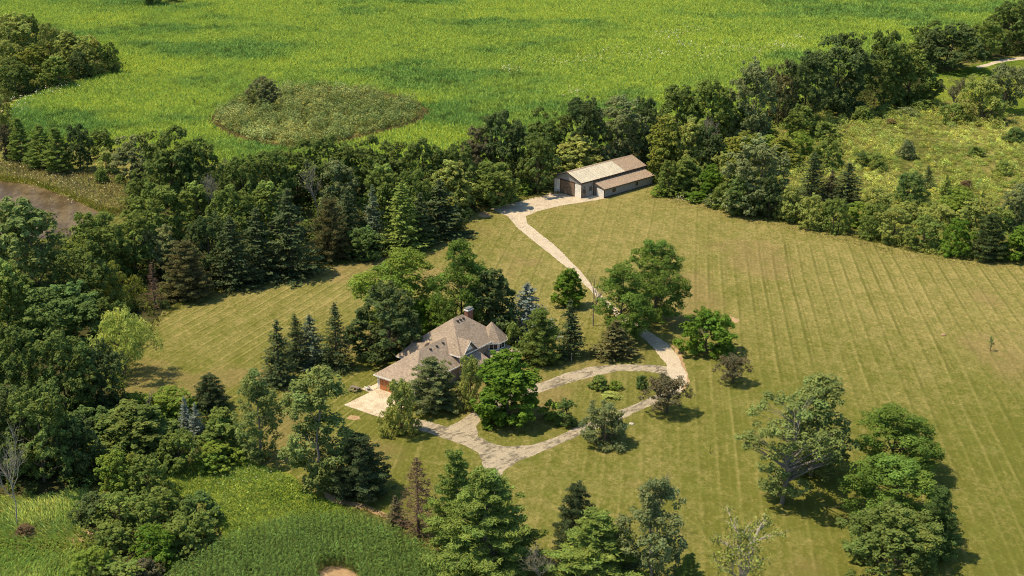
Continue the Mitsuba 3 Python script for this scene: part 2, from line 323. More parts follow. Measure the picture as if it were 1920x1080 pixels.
# lean-to
ent(k + "__lean_to_wall", BF.prism([(0.0, 0), (3.45, 0), (3.45, 2.3), (0.0, 3.3)], 4.3, 22.1, "v"), "grey_metal")
ent(k + "__lean_to_roof", BF.prism([(.02, 3.34), (3.85, 2.26), (3.85, 2.36), (.02, 3.44)], 4.05, 22.4, "v"), "brown_metal")
ent(k + "__roof_rib", cat_meshes([BF.prism([(.03, 3.43), (3.83, 2.358), (3.83, 2.39), (.03, 3.465)], v, v + .05, "v") for v in np.arange(4.3, 22.3, .62)]), "brown_metal")
say(k + "__roof_rib_002", "raised seams of the lean-to roof", kind="stuff")
ent(k + "__eave_trim", cat_meshes([BF.prism([(.02, 3.2), (3.88, 2.12), (3.88, 2.24), (.02, 3.32)], 4.0, 4.06, "v"), BF.box(3.8, 3.87, 4.06, 22.4, 2.10, 2.25), BF.box(3.42, 3.51, 4.24, 4.42, 0, 2.2)]), "dark_brown_trim")
labels[ent(k + "__panel", BF.box(1.05, 3.4, 4.24, 4.30, .05, 2.05), "white_metal")] = {"label": "pale door panel on the front of the lean-to"}
d = ent(k + "__door", BF.box(.28, .98, 4.25, 4.30, .05, 2.3), "tan_door"); labels[d] = {"label": "narrow brown door beside the pale panel"}
window(BF, k, "u", 3.45, 7.2, 8.4, .85, 1.85, 2, frame="grey_tin")
window(BF, k, "u", 3.45, 15.6, 16.6, .85, 1.85, 2, frame="grey_tin")
ent(k + "__base_board", BF.box(3.452, 3.49, 4.4, 22.1, 0.0, .22), "dark_brown_trim")
ent("barn_walk", BF.box(.03, 1.5, -.4, 4.0, 0.0, .09), "concrete"); say("barn_walk", "narrow concrete walk along the side door of the barn", kind="structure")

# --- the house: origin at the left front corner of the garage
h0 = at(709.2, 729.1)
HF = Frame(h0, -37)
k = "house"
say(k, "large tan house with steep brown shingled hip roofs, corner turret and brick chimney", "house")
def hip(u0, u1, v0, v1, ze, ridge, t=.2):
    return HF.hull([(u, v, z) for u in (u0, u1) for v in (v0, v1) for z in (ze - t, ze)] + list(ridge))
ent(k + "__wall", HF.box(-1.5, 8.3, 11.7, 22.8, 0, 4.2), "tan_siding")
ent(k + "__wall", HF.box(0, 8.2, 0, 12.2, 0, 2.62), "tan_siding")
ent(k + "__wall", HF.box(-2.2, 1.5, 8.3, 11.8, 0, 2.7), "tan_siding")
ent(k + "__roof", hip(-2.05, 8.9, 11.15, 23.3, 4.35, [(3.4, 16.0, 8.65), (3.5, 18.5, 8.65)]), "shingle")
ent(k + "__roof", hip(-.5, 8.75, -.5, 16.0, 2.72, [(4.0, 6.3, 6.2), (4.0, 15.0, 6.2)]), "shingle")
ent(k + "__roof", HF.hull([(u, v, z) for u in (-2.75, 2.0) for v in (7.75, 12.5) for z in (2.55, 2.75)] + [(1.4, 10.1, 5.35), (2.0, 10.1, 5.35), (-1.0, 10.1, 4.9), (1.2, 12.5, 4.9)]), "shingle")
labels["house__roof"] = {"label": "tall main hip roof"}; labels["house__roof_001"] = {"label": "lower hip roof over the garage"}; labels["house__roof_002"] = {"label": "small hip roof behind the garage"}
def fascia(pts, z, h=.2, t=.05):
    out = []
    for a, b in zip(pts[:-1], pts[1:]):
        a, b = np.array(a, float), np.array(b, float); d = (b - a) / np.linalg.norm(b - a); n = np.array([d[1], -d[0]]) * t
        out.append(HF.hull([(*(q + s), zz) for q in (a - d * t, b + d * t) for s in (n * 0 + n * .04, n) for zz in (z - h - .012, z + .012)]))
    return cat_meshes(out)
ent(k + "__fascia", fascia([(-2.05, 23.3), (-2.05, 11.15), (8.9, 11.15), (8.9, 23.3), (-2.05, 23.3)], 4.35), "white_trim")
ent(k + "__fascia", fascia([(-.5, 11), (-.5, -.5), (8.75, -.5), (8.75, 11.1)], 2.72), "white_trim")
ent(k + "__fascia", fascia([(-2.75, 12.5), (-2.75, 7.75), (-.5, 7.75)], 2.75), "white_trim")
# front gable wall under the main eave, with a white corner post
for m_ in (HF.box(8.22, 8.36, 11.62, 11.8, 0, 4.1), HF.box(-.06, .14, -.06, .1, 0, 2.5), HF.box(8.08, 8.26, -.06, .1, 0, 2.5)): ent(k + "__corner_trim", m_, "white_trim")
for u0, u1, nm in ((.42, 3.5, "left"), (4.75, 7.8, "right")):
    d = ent(k + "__garage_door", cat_meshes([HF.box(u0, u1, -.06, .0, .02, 2.12)] + [HF.box(u0 + .08 + i * (u1 - u0 - .1) / 4, u0 + (i + 1) * (u1 - u0 - .1) / 4, -.09, -.06, .06 + .52 * j, .49 + .52 * j) for i in range(4) for j in range(4)]), "orange_wood")
    labels[d] = {"label": f"orange wooden garage door, the {nm} one"}
    ent(d + "__frame", cat_meshes([HF.box(u0 - .16, u0, -.10, .0, 0, 2.28), HF.box(u1, u1 + .16, -.10, .0, 0, 2.28), HF.box(u0, u1, -.10, .0, 2.12, 2.28)]), "white_trim")
# turret: an octagon with a cone roof and a band of windows
tc, tr, te = (7.4, 21.9), 2.35, 3.95
oc = lambda r, z, ph=22.5: [(tc[0] + r * math.cos(math.radians(a + ph)), tc[1] + r * math.sin(math.radians(a + ph)), z) for a in range(0, 360, 45)]
labels[ent(k + "__turret_wall", HF.hull(oc(tr, 0) + oc(tr, te - .1)), "tan_siding")] = {"label": "eight sided corner turret"}
ent(k + "__turret_roof", HF.hull(oc(tr + .5, te - .0) + oc(tr + .5, te + .12) + [(tc[0], tc[1], 7.15)]), "shingle")
ent(k + "__turret_fascia", cat_meshes([HF.hull(oc(tr + .55, te - .10) + oc(tr + .55, te + .06))]), "white_trim")
ap = tr * math.cos(math.radians(22.5))
for a in (-90, -45, 0, 45):
    c, s = math.cos(math.radians(a)), math.sin(math.radians(a))
    def bar(x0, x1, z0, z1, t0, t1): return HF.hull([(tc[0] + c * (ap + t) - s * x, tc[1] + s * (ap + t) + c * x, z) for x in (x0, x1) for z in (z0, z1) for t in (t0, t1)])
    w = ent(k + "__window", cat_meshes([bar(-.86, .86, 2.5, 2.72, -.02, .10), bar(-.86, .86, 3.66, 3.78, -.02, .08), bar(-.86, -.70, 2.72, 3.66, -.02, .07), bar(.70, .86, 2.72, 3.66, -.02, .07), bar(-.04, .04, 2.72, 3.66, -.02, .06)]), "white_trim")
    labels[w] = {"label": "white framed turret window"}
    ent(w + "__pane", bar(-.70, .70, 2.72, 3.66, -.01, .03), "pane_glass")
# lower roofs round the foot of the turret and over the entrance
ent(k + "__porch_roof", HF.hull([(8.3, 18.6, 2.45), (8.3, 24.2, 2.45), (8.3, 18.6, 1.9), (8.3, 24.2, 1.9), (13.1, 17.6, 1.85), (13.1, 24.3, 1.85), (13.1, 17.6, 2.0), (13.1, 24.3, 2.0), (10.3, 20, 2.62), (10.3, 23.2, 2.62)]), "shingle")
ent(k + "__fascia", fascia([(8.3, 17.9), (13.1, 17.6), (13.1, 24.3)], 2.0, .18), "white_trim")
ent(k + "__porch_roof", HF.hull([(8.6, 11.9, 4.1), (8.6, 15.9, 4.1), (11.1, 11.4, 2.5), (11.1, 16.6, 2.5), (11.1, 11.4, 2.65), (11.1, 16.6, 2.65), (8.6, 11.4, 2.5), (8.6, 16.6, 2.5)]), "shingle")
ent(k + "__wall", HF.box(8.3, 10.6, 12.0, 16.0, 0, 2.55), "tan_siding")
ent(k + "__wall", HF.box(8.3, 12.6, 18.3, 23.7, 0, 1.9), "tan_siding")
# gable dormer on the right hand slope
gd = HF.hull([(8.72, 12.2, 4.55), (8.72, 15.5, 4.55), (8.72, 13.85, 6.25), (5.6, 12.2, 4.55), (5.6, 15.5, 4.55), (5.6, 13.85, 6.25)])
labels[ent(k + "__dormer", gd, "tan_siding")] = {"label": "small gable dormer"}
ent(k + "__dormer__roof", cat_meshes([HF.hull([(9.1, 13.85, 6.32), (9.1, 13.85 + s * 1.95, 4.36), (9.1, 13.85 + s * 1.95, 4.5), (9.1, 13.85, 6.5), (5.2, 13.85, 6.32), (5.2, 13.85 + s * 1.95, 4.36), (5.2, 13.85 + s * 1.95, 4.5), (5.2, 13.85, 6.5)]) for s in (1, -1)]), "shingle")
ent(k + "__dormer__trim", cat_meshes([HF.hull([(u, 13.85 + s * a, z) for u in (9.09, 9.15) for a, z in ((0, 6.28), (1.97, 4.32), (1.97, 4.5), (0, 6.46))]) for s in (1, -1)]), "white_trim")
ent(k + "__dormer__vent", HF.hull([(u, v, z) for u in (8.70, 8.78) for v, z in ((12.9, 4.75), (14.8, 4.75), (13.85, 5.75))]), "white_trim")
# chimney
c = ent(k + "__chimney", HF.box(2.15, 2.95, 20.7, 22.2, 3.0, 8.35), "red_brick")
ent(c + "__cap", HF.box(2.05, 3.05, 20.6, 22.3, 8.35, 8.52), "white_trim")
ent(c + "__flue_cover", cat_meshes([HF.box(2.2, 2.9, 20.8, 22.1, 8.52, 8.74), HF.box(2.12, 2.98, 20.7, 22.2, 8.74, 8.80)]), "grey_tin")
for v in (16.35, 17.15, 17.95):
    m = HF.box(3.95, 4.35, v - .18, v + .18, 8.0, 8.32); ent(k + "__roof_vent", m, "dark_metal")
for v in (8.2, 9.9, 11.6):
    m = HF.box(4.55, 4.95, v - .18, v + .18, 5.55, 5.86); ent(k + "__roof_vent", m, "dark_metal")
window(HF, k, "v", 11.7, 5.6, 7.2, 1.2, 2.5, 2, -1)
window(HF, k, "u", 8.2, 3.0, 4.4, 1.1, 2.2, 2, 1)

# --- concrete apron in front of the garage, cast in slabs, with a side walk
say("garage_apron", "bright cream concrete apron in front of the garage doors", kind="structure")
for i in range(3):
    for j in range(3):
        u0, v0 = -.05 + i * 2.8, -8.35 + j * 2.78
        ent("garage_apron__slab", HF.box(u0, u0 + 2.785, v0, v0 + 2.765, 0.0, .10 + .004 * ((i * 2 + j) % 3)), "concrete")
ent("side_walk", cat_meshes([HF.box(-2.2, -.08, -1.9, -.7, 0, .09), HF.box(-1.6, -.3, -.7, 3.2, 0, .085)]), "concrete")
say("side_walk", "short concrete walk beside the garage under the white chair", kind="structure")

# --- white slatted garden chair
k = "garden_chair"; CF = Frame(at(689.5, 731.5), -150)
say(k, "white slatted garden chair on the walk left of the garage", "chair")
for i in range(5):
    x = -.30 + i * .125
    ent(k + "__back_slat", CF.hull([(x, .25, .34), (x + .1, .25, .34), (x, .28, .34), (x + .1, .28, .34), (x, .62, 1.12 - .02 * abs(i - 2)), (x + .1, .62, 1.12 - .02 * abs(i - 2)), (x, .65, 1.12), (x + .1, .65, 1.12)]), "white_plastic")
ent(k + "__seat", CF.hull([(x, v, z) for x in (-.3, .3) for v, z in ((-.32, .40), (-.32, .43), (.3, .3), (.3, .33))]), "white_plastic")
for s in (-1, 1):
    ent(k + "__arm", CF.box(s * .38 - .07, s * .38 + .07, -.36, .42, .6, .63), "white_plastic")
    ent(k + "__leg", CF.box(s * .36 - .03, s * .36 + .03, -.34, -.24, .08, .6), "white_plastic")
    ent(k + "__leg", CF.hull([(s * .33 + a, v, z) for a in (-.025, .025) for v, z in ((-.3, .34), (-.3, .42), (.7, .08), (.6, .08), (.35, .3))]), "white_plastic")
# --- picnic table
k = "picnic_table"; PF = Frame(at(666, 733), -30)
say(k, "weathered grey picnic table on the grass left of the garage", "table")
for i in range(5): ent(k + "__top_board", PF.box(-.9, .9, -.38 + i * .155, -.24 + i * .155, .72, .76), "weathered_wood")
for s in (-1, 1):
    ent(k + "__bench", cat_meshes([PF.box(-.9, .9, s * .70 - .15, s * .70 - .005, .42, .46), PF.box(-.9, .9, s * .70 + .005, s * .70 + .15, .42, .46)]), "weathered_wood")
    x = s * .62
    ent(k + "__leg_frame", cat_meshes([PF.box(x - .03, x + .03, -.82, .82, .34, .42), PF.box(x - .032, x + .032, -.38, .38, .64, .72)] + [PF.hull([(x + a, v, z) for a in (-.04, .04) for v, z in ((t * .28, .7), (t * .38, .7), (t * .78, 0), (t * .66, 0))]) for t in (-1, 1)]), "weathered_wood")
# --- small things on the grass
pp = at(1071, 677)
v, f = tube([pp, pp + [0, 0, .8], pp + [0, 0, 1.35]], [.05, .05, .045], 8)
say("marker_post", "slim white post on the lawn in front of the slim dark spruce", "post")
ent("marker_post__post", trimesh.Trimesh(v, f), "white_plastic")
ent("marker_post__cap", trimesh.creation.cylinder(radius=.09, height=.08, sections=12).apply_translation(pp + [0, 0, 1.38]), "white_plastic")
pp = at(1331, 849)
say("thin_stake", "thin dark stake standing alone in the lawn below the loop", "stake")
v, f = tube([pp, pp + [0, 0, .6], pp + [.03, 0, 1.25]], [.035, .03, .02], 6); ent("thin_stake__rod", trimesh.Trimesh(v, f), "dark_metal")
v, f = tube([pp + [0, 0, .05], pp + [.12, -.3, .04], pp + [.35, -.3, .03]], [.03, .03, .02], 6); ent("thin_stake__foot", trimesh.Trimesh(v, f), "dark_metal")
def rock(key, pos, r, lab, mat, sq=.6):
    m = trimesh.creation.icosphere(3, 1.0); n = meshkit.fbm(m.vertices * 1.6 + pos, 3)
    m.vertices = m.vertices * (.6 + .8 * n)[:, None] * [r, r * .8, r * sq]; m.apply_translation([pos[0], pos[1], r * sq * .3])
    say(ent(key, m, mat, smooth=35), lab, "rock" if key == "rock" else "mound")
rock("rock", at(1184, 795.5), .38, "pale rock in the grass just outside the lower arm of the loop", "pale_stone")
rock("rock", at(1340, 850), .12, "small dark stone by the thin stake", "weathered_wood")
rock("soil_mound", at(1769, 629), .5, "small brown mound in the middle of the right lawn", "dirt", .5)
# ------------------------------------------------------------------ foliage
def kites(c, n, size, rng, asp=.6, along=None):
    """One leaf-shaped face at each centre c with normal n; along: preferred direction of its long axis."""
    r = rng.normal(size=c.shape)
    if along is not None: r = along + .35 * r
    t = unit(r - n * (r * n).sum(1, keepdims=True)); b = np.cross(n, t); s = np.asarray(size).reshape(-1, 1) * np.ones((len(c), 1))
    fold = n * s * .18
    v = np.stack([c + t * s, c + b * s * asp + fold, c - t * s, c - b * s * asp + fold], 1).reshape(-1, 3)
    i = np.arange(len(c))[:, None] * 4
    return v, np.vstack([i + [0, 1, 2], i + [0, 2, 3]])
def ball(rng, n, up=0.0):
    d = unit(rng.normal(size=(n, 3)) + [0, 0, up]); return d
def tufts(cs, rad, per, ls, rng, flat=.8, jit=.38, up=.55, asp=.6):
    """Leaves on the shells of many small tufts; returns centres, normals, sizes and the tuft of each."""
    n = len(cs); which = np.repeat(np.arange(n), per); d = ball(rng, n * per, .35)
    r = np.asarray(rad).reshape(-1)[which if np.ndim(rad) else np.zeros(n * per, int)] if np.ndim(rad) else rad
    p = cs[which] + d * np.array([1, 1, flat]) * (np.asarray(r).reshape(-1, 1) if np.ndim(r) else r) * (.62 + .42 * rng.random((n * per, 1)))
    nn = unit(d + jit * rng.normal(size=d.shape) + [0, 0, up])
    return p, nn, ls * (.7 + .6 * rng.random(n * per)), which
PROFILE = {"oak": lambda t: np.sqrt(np.clip(1 - (1.75 * t - .8) ** 2, 0, 1)), "oval": lambda t: np.clip(np.sin(np.pi * np.clip(t * .86 + .12, 0, 1)), 0, 1) ** .7,
           "egg": lambda t: (np.clip(1 - t, 0, 1) ** .55) * np.clip(.45 + 2.4 * t, 0, 1), "vase": lambda t: np.clip(.35 + .95 * t, 0, 1) * np.sqrt(np.clip(1 - (np.clip(t - .6, 0, 1) / .42) ** 2, 0, 1)),
           "column": lambda t: np.clip(1 - (2 * t - .95) ** 4, 0, 1) ** .5, "dome": lambda t: np.sqrt(np.clip(1 - t ** 2.2, 0, 1))}
def limbs(H, targets, base_r, rng, top=.85, lean=(0, 0)):
    """Trunk and limbs as tapered tubes reaching the given points."""
    z = np.linspace(0, H * top, 7); wob = np.cumsum(rng.normal(size=(7, 2)) * H * .012, 0); wob[0] = 0
    tr = np.c_[wob + np.outer(z / H, lean), z]; out = [tube(tr, base_r * .8 * (1 - .86 * z / (H * top)) + .012, 7)]
    for q in targets:
        zz = np.clip(q[2] - (.45 + .3 * rng.random()) * np.hypot(q[0], q[1]) - .3, H * .06, H * top * .95)
        s = np.array([np.interp(zz, z, tr[:, 0]), np.interp(zz, z, tr[:, 1]), zz]); m = (s + q) / 2 + [0, 0, .06 * np.linalg.norm(q - s)] + rng.normal(size=3) * .12
        r = min(max(.035, base_r * (1 - .85 * zz / (H * top)) * .5), .02 + .016 * np.linalg.norm(q - s)); out.append(tube(np.array([s, m, q]), np.array([r, r * .6, .018]), 5))
    return join(out)
def broad(seed, H, W, prof="oak", base=.12, bigs=16, bigr=.2, subs=9, subr=.75, per=36, ls=.24, flat=.8, fill=.55, squash=.85, lean=0.0, droop=0.0, gap=0.0, nl=16):
    """Crown of limbs' heads (bigs), each with tufts (subs) of leaves."""
    rng = np.random.default_rng(seed); R = W / 2; prof = PROFILE[prof]; big = []
    want, tries = bigs, 0
    while len(big) < want and tries < 4000:
        tries += 1
        t = rng.random(); a = rng.random() * 2 * np.pi; rr = R * prof(t) * (1 - bigr * .8) * np.sqrt(fill + (1 - fill) * rng.random()) * (rng.random() ** .35)
        q = np.array([rr * np.cos(a), rr * np.sin(a), H * (base + (1 - base) * t * (1 - bigr * .42) + .02)])
        if all(np.linalg.norm((q - o) * [1, 1, 1.2]) > W * bigr * .72 for o in big): big.append(q)
    big = np.array(big); br = W * bigr * (.75 + .5 * rng.random(len(big)))
    mid = np.array([0, 0, H * (base + .4 * (1 - base))])
    cs, bid = [], []
    for i, (q, r) in enumerate(zip(big, br)):
        if rng.random() < gap: continue
        d = unit(ball(rng, subs, .25) + .45 * unit(q - mid))
        c = q + d * [1, 1, squash] * r * (.55 + .5 * rng.random((subs, 1)))
        c[:, 2] = np.clip(c[:, 2], H * base * .5 + .3, None); cs.append(c); bid += [i] * subs
    cs = np.vstack(cs); bid = np.array(bid)
    p, n, s, wh = tufts(cs, subr * (.7 + .6 * rng.random(len(cs))), per, ls, rng, flat)
    if droop:
        k = np.hypot(p[:, 0], p[:, 1]) / R; p[:, 2] -= droop * k ** 2 * rng.random(len(p)) * 2; p[:, 2] = np.clip(p[:, 2], .25, None)
    if lean: p[:, 0] += lean * p[:, 2]
    v, f = kites(p, n, s, rng)
    if droop: v, f = kites(p, unit(n * [1, 1, .35]), s, rng, .33, np.tile([0, 0, -1.0], (len(p), 1)))
    tv, tf = limbs(H, cs[rng.permutation(len(cs))[:nl]], .012 * H + .06 + .006 * W, rng)
    return dict(H=H, W=W, leaf=(v, f), bark=(tv, tf), group=bid[wh], sub=wh)
def spruce(seed, H, W, whorls=26, n0=9, droop=.28, ls=.24, pw=.78, base=.03, per=3, up=.15, asp=.42, clumpy=0.0):
    """A conifer: whorls of boughs, each carrying flat sprays of needles."""
    rng = np.random.default_rng(seed); R = W / 2; P, N, S, A, G = [], [], [], [], []; bb = []; gid = 0
    for w in range(whorls):
        t = (w + .35 * rng.random()) / whorls; z0 = H * (base + (1 - base) * t * .97)
        for b in range(max(4, int(n0 * (1 - .45 * t)))):
            a = rng.random() * 2 * np.pi; L = R * max(.05, (1 - t) ** pw) * (.72 + .4 * rng.random()) * (1 + clumpy * rng.normal())
            k = np.arange(.18 if L > .8 else .05, 1.0, max(.10, .30 / max(L, .3)))
            dr_ = droop * (1 - .5 * t) * (.8 + .4 * rng.random())
            r = L * k; z = z0 - dr_ * L * np.sin(k * 1.9) + .12 * L * k ** 3 + (.25 + .55 * t) * up * r * 2
            c = np.stack([r * np.cos(a), r * np.sin(a), z], 1); o = np.array([np.cos(a), np.sin(a), -dr_ * .5])
            c = np.repeat(c, per, 0); spread = np.repeat(.10 + .20 * L * (1 - k) * .8, per)
            side = np.array([-np.sin(a), np.cos(a), 0]); c = c + side * (rng.normal(size=(len(c), 1)) * spread[:, None]) + rng.normal(size=c.shape) * .05
            n = unit(np.array([.35 * np.cos(a), .35 * np.sin(a), 1.0]) + .5 * rng.normal(size=c.shape))
            P.append(c); N.append(n); S.append(ls * (.7 + .6 * rng.random(len(c)))); A.append(np.tile(o, (len(c), 1)) + .5 * side * rng.normal(size=(len(c), 1))); G += [gid] * len(c); gid += 1
            if w % 3 == 0 and b < 4 and L > .5: bb.append(tube(np.array([[0, 0, z0], [L * .5 * np.cos(a), L * .5 * np.sin(a), z0 - dr_ * L * .5]]), [.05, .015], 4))
    P, N, S, A = np.vstack(P), np.vstack(N), np.concatenate(S), np.vstack(A); P[:, 2] = np.clip(P[:, 2], .12, None)
    v, f = kites(P, N, S, rng, asp, A)
    zz = np.linspace(0, H * .97, 6); bark = join([tube(np.c_[zz * 0, zz * 0, zz], (.011 * H + .05) * (1 - zz / H) + .012, 7)] + bb)
    return dict(H=H, W=W, leaf=(v, f), bark=bark, group=np.array(G), sub=np.arange(len(P)) // 3)
def pine(seed, H, W, whorls=11, n0=6, ls=.30, base=.08, per=34, pw=.7, sub=.62):
    """A white pine: tiers of long boughs that end in soft upturned plumes."""
    rng = np.random.default_rng(seed); R = W / 2; cs, g, bb = [], [], []; gid = 0
    for w in range(whorls):
        t = (w + .3 * rng.random()) / whorls; z0 = H * (base + (1 - base) * t)
        a0 = rng.random() * 6.3
        for b in range(max(3, int(round(n0 * (1 - .35 * t))))):
            a = a0 + b * 2 * np.pi / max(3, int(round(n0 * (1 - .35 * t)))) + .35 * rng.normal(); L = R * max(.10, (1 - t) ** pw * (.55 + .45 * min(1, t * 4 + .5))) * (.62 + .5 * rng.random())
            m = max(2, int(L / .55)); k = np.linspace(.38, 1.0, m); r = L * k
            z = z0 + (.02 + .30 * t) * r + .10 * L * k ** 2
            c = np.stack([r * np.cos(a), r * np.sin(a), z], 1) + rng.normal(size=(m, 3)) * [.22, .22, .08]
            side = np.array([-np.sin(a), np.cos(a), 0]); extra = c[m // 3:] + side * rng.choice([-1, 1], size=(len(c[m // 3:]), 1)) * .30 * L * (1.1 - k[m // 3:, None]) + .1
            c = np.vstack([c, extra]); cs.append(c); g += [gid] * len(c); gid += 1
            if L > .6: bb.append(tube(np.array([[0, 0, z0 - .1], [L * .55 * np.cos(a), L * .55 * np.sin(a), z0 + .08 * L], [L * .95 * np.cos(a), L * .95 * np.sin(a), z0 + (.1 + .3 * t) * L]]), [.06, .04, .015], 4))
    cs = np.vstack(cs); g = np.array(g)
    p, n, s, wh = tufts(cs, sub * (.75 + .5 * rng.random(len(cs))), per, ls, rng, .5, .7, .45)
    al = unit((p - cs[wh]) * [1, 1, .6] + [0, 0, .25]); v, f = kites(p, n, s, rng, .26, al)
    zz = np.linspace(0, H * .96, 6); bark = join([tube(np.c_[zz * 0, zz * 0, zz], (.012 * H + .06) * (1 - zz / H) + .012, 7)] + bb)
    return dict(H=H, W=W, leaf=(v, f), bark=bark, group=g[wh], sub=wh)
def bare(seed, H, W, fork=.25, gen=4, kids=4, r0=.16, spread=.75, leafy=0, ls=.16, straight=False):
    """A dead or nearly bare tree: branches that fork again and again; leafy: number of leaves left on the twigs."""
    rng = np.random.default_rng(seed); out, tips = [], []
    def grow(p, d, L, r, n):
        q = p + d * L; m = (p + q) / 2 + rng.normal(size=3) * L * .06
        out.append(tube(np.array([p, m, q]), [r, r * .82, r * .6], 6 if n > 2 else 4))
        if n == 0 or r < .012: tips.append((m + q) / 2); tips.append(q); return
        for i in range(kids):
            t = 1.0 if i == 0 else .45 + .5 * rng.random()
            s = p + (q - p) * t; dd = unit(d * 1.0 + spread * unit(rng.normal(size=3) * [1, 1, .55]) + [0, 0, .22])
            grow(s, dd, L * (.58 + .25 * rng.random()), r * (.62 if i == 0 else .45), n - 1)
    grow(np.zeros(3), np.array([0, 0, 1.0]), H * fork, r0, gen)
    v, f = join(out); k = H / v[:, 2].max(); v = v * [1, 1, k]; w = np.ptp(v[:, :2], 0).max(); v[:, :2] *= W / w
    d = dict(H=H, W=W, leaf=None, bark=(v, f))
    if leafy:
        tp = np.array(tips) * [W / w, W / w, k]; c = tp[rng.integers(0, len(tp), leafy)] + rng.normal(size=(leafy, 3)) * .22
        n = unit(rng.normal(size=c.shape) + [0, 0, .5]); d["leaf"] = kites(c, n, ls * (.7 + .6 * rng.random(leafy)), rng); d["group"] = rng.integers(0, 40, leafy); d["sub"] = d["group"]
    return d
def bare_spruce(seed, H, W, whorls=34, leafy=900):
    rng = np.random.default_rng(seed); z = np.linspace(0, H, 7); out = [tube(np.c_[z * 0, z * 0, z], .17 * (1 - z / H) + .015, 7)]; P, A = [], []
    for w in range(whorls):
        t = w / whorls; z0 = H * (.06 + .93 * t)
        for b in range(7):
            a = rng.random() * 6.3; L = W / 2 * (1 - t) ** .8 * (.45 + .6 * rng.random()) + .12; e = np.array([np.cos(a), np.sin(a), .0])
            m = np.array([0, 0, z0]) + e * L * .5 - [0, 0, .10 * L]; q = np.array([0, 0, z0]) + e * L - [0, 0, .05 * L]
            out.append(tube(np.array([[0, 0, z0], m, q]), [.045 * (1 - .6 * t), .03, .012], 4))
            for j in range(3):
                s = m + (q - m) * rng.random(); d = unit(e + .9 * rng.normal(size=3) * [1, 1, .5]); out.append(tube(np.array([s, s + d * L * .2, s + d * L * .38]), [.018, .014, .008], 3))
                P.append(s + d * L * .2); A.append(d)
    P, A = np.array(P), np.array(A); i = rng.integers(0, len(P), leafy); c = P[i] + rng.normal(size=(leafy, 3)) * .14
    return dict(H=H, W=W, bark=join(out), leaf=kites(c, unit(rng.normal(size=c.shape)), .13 * (.6 + .8 * rng.random(leafy)), rng, .4, A[i]), group=i % 50, sub=i)
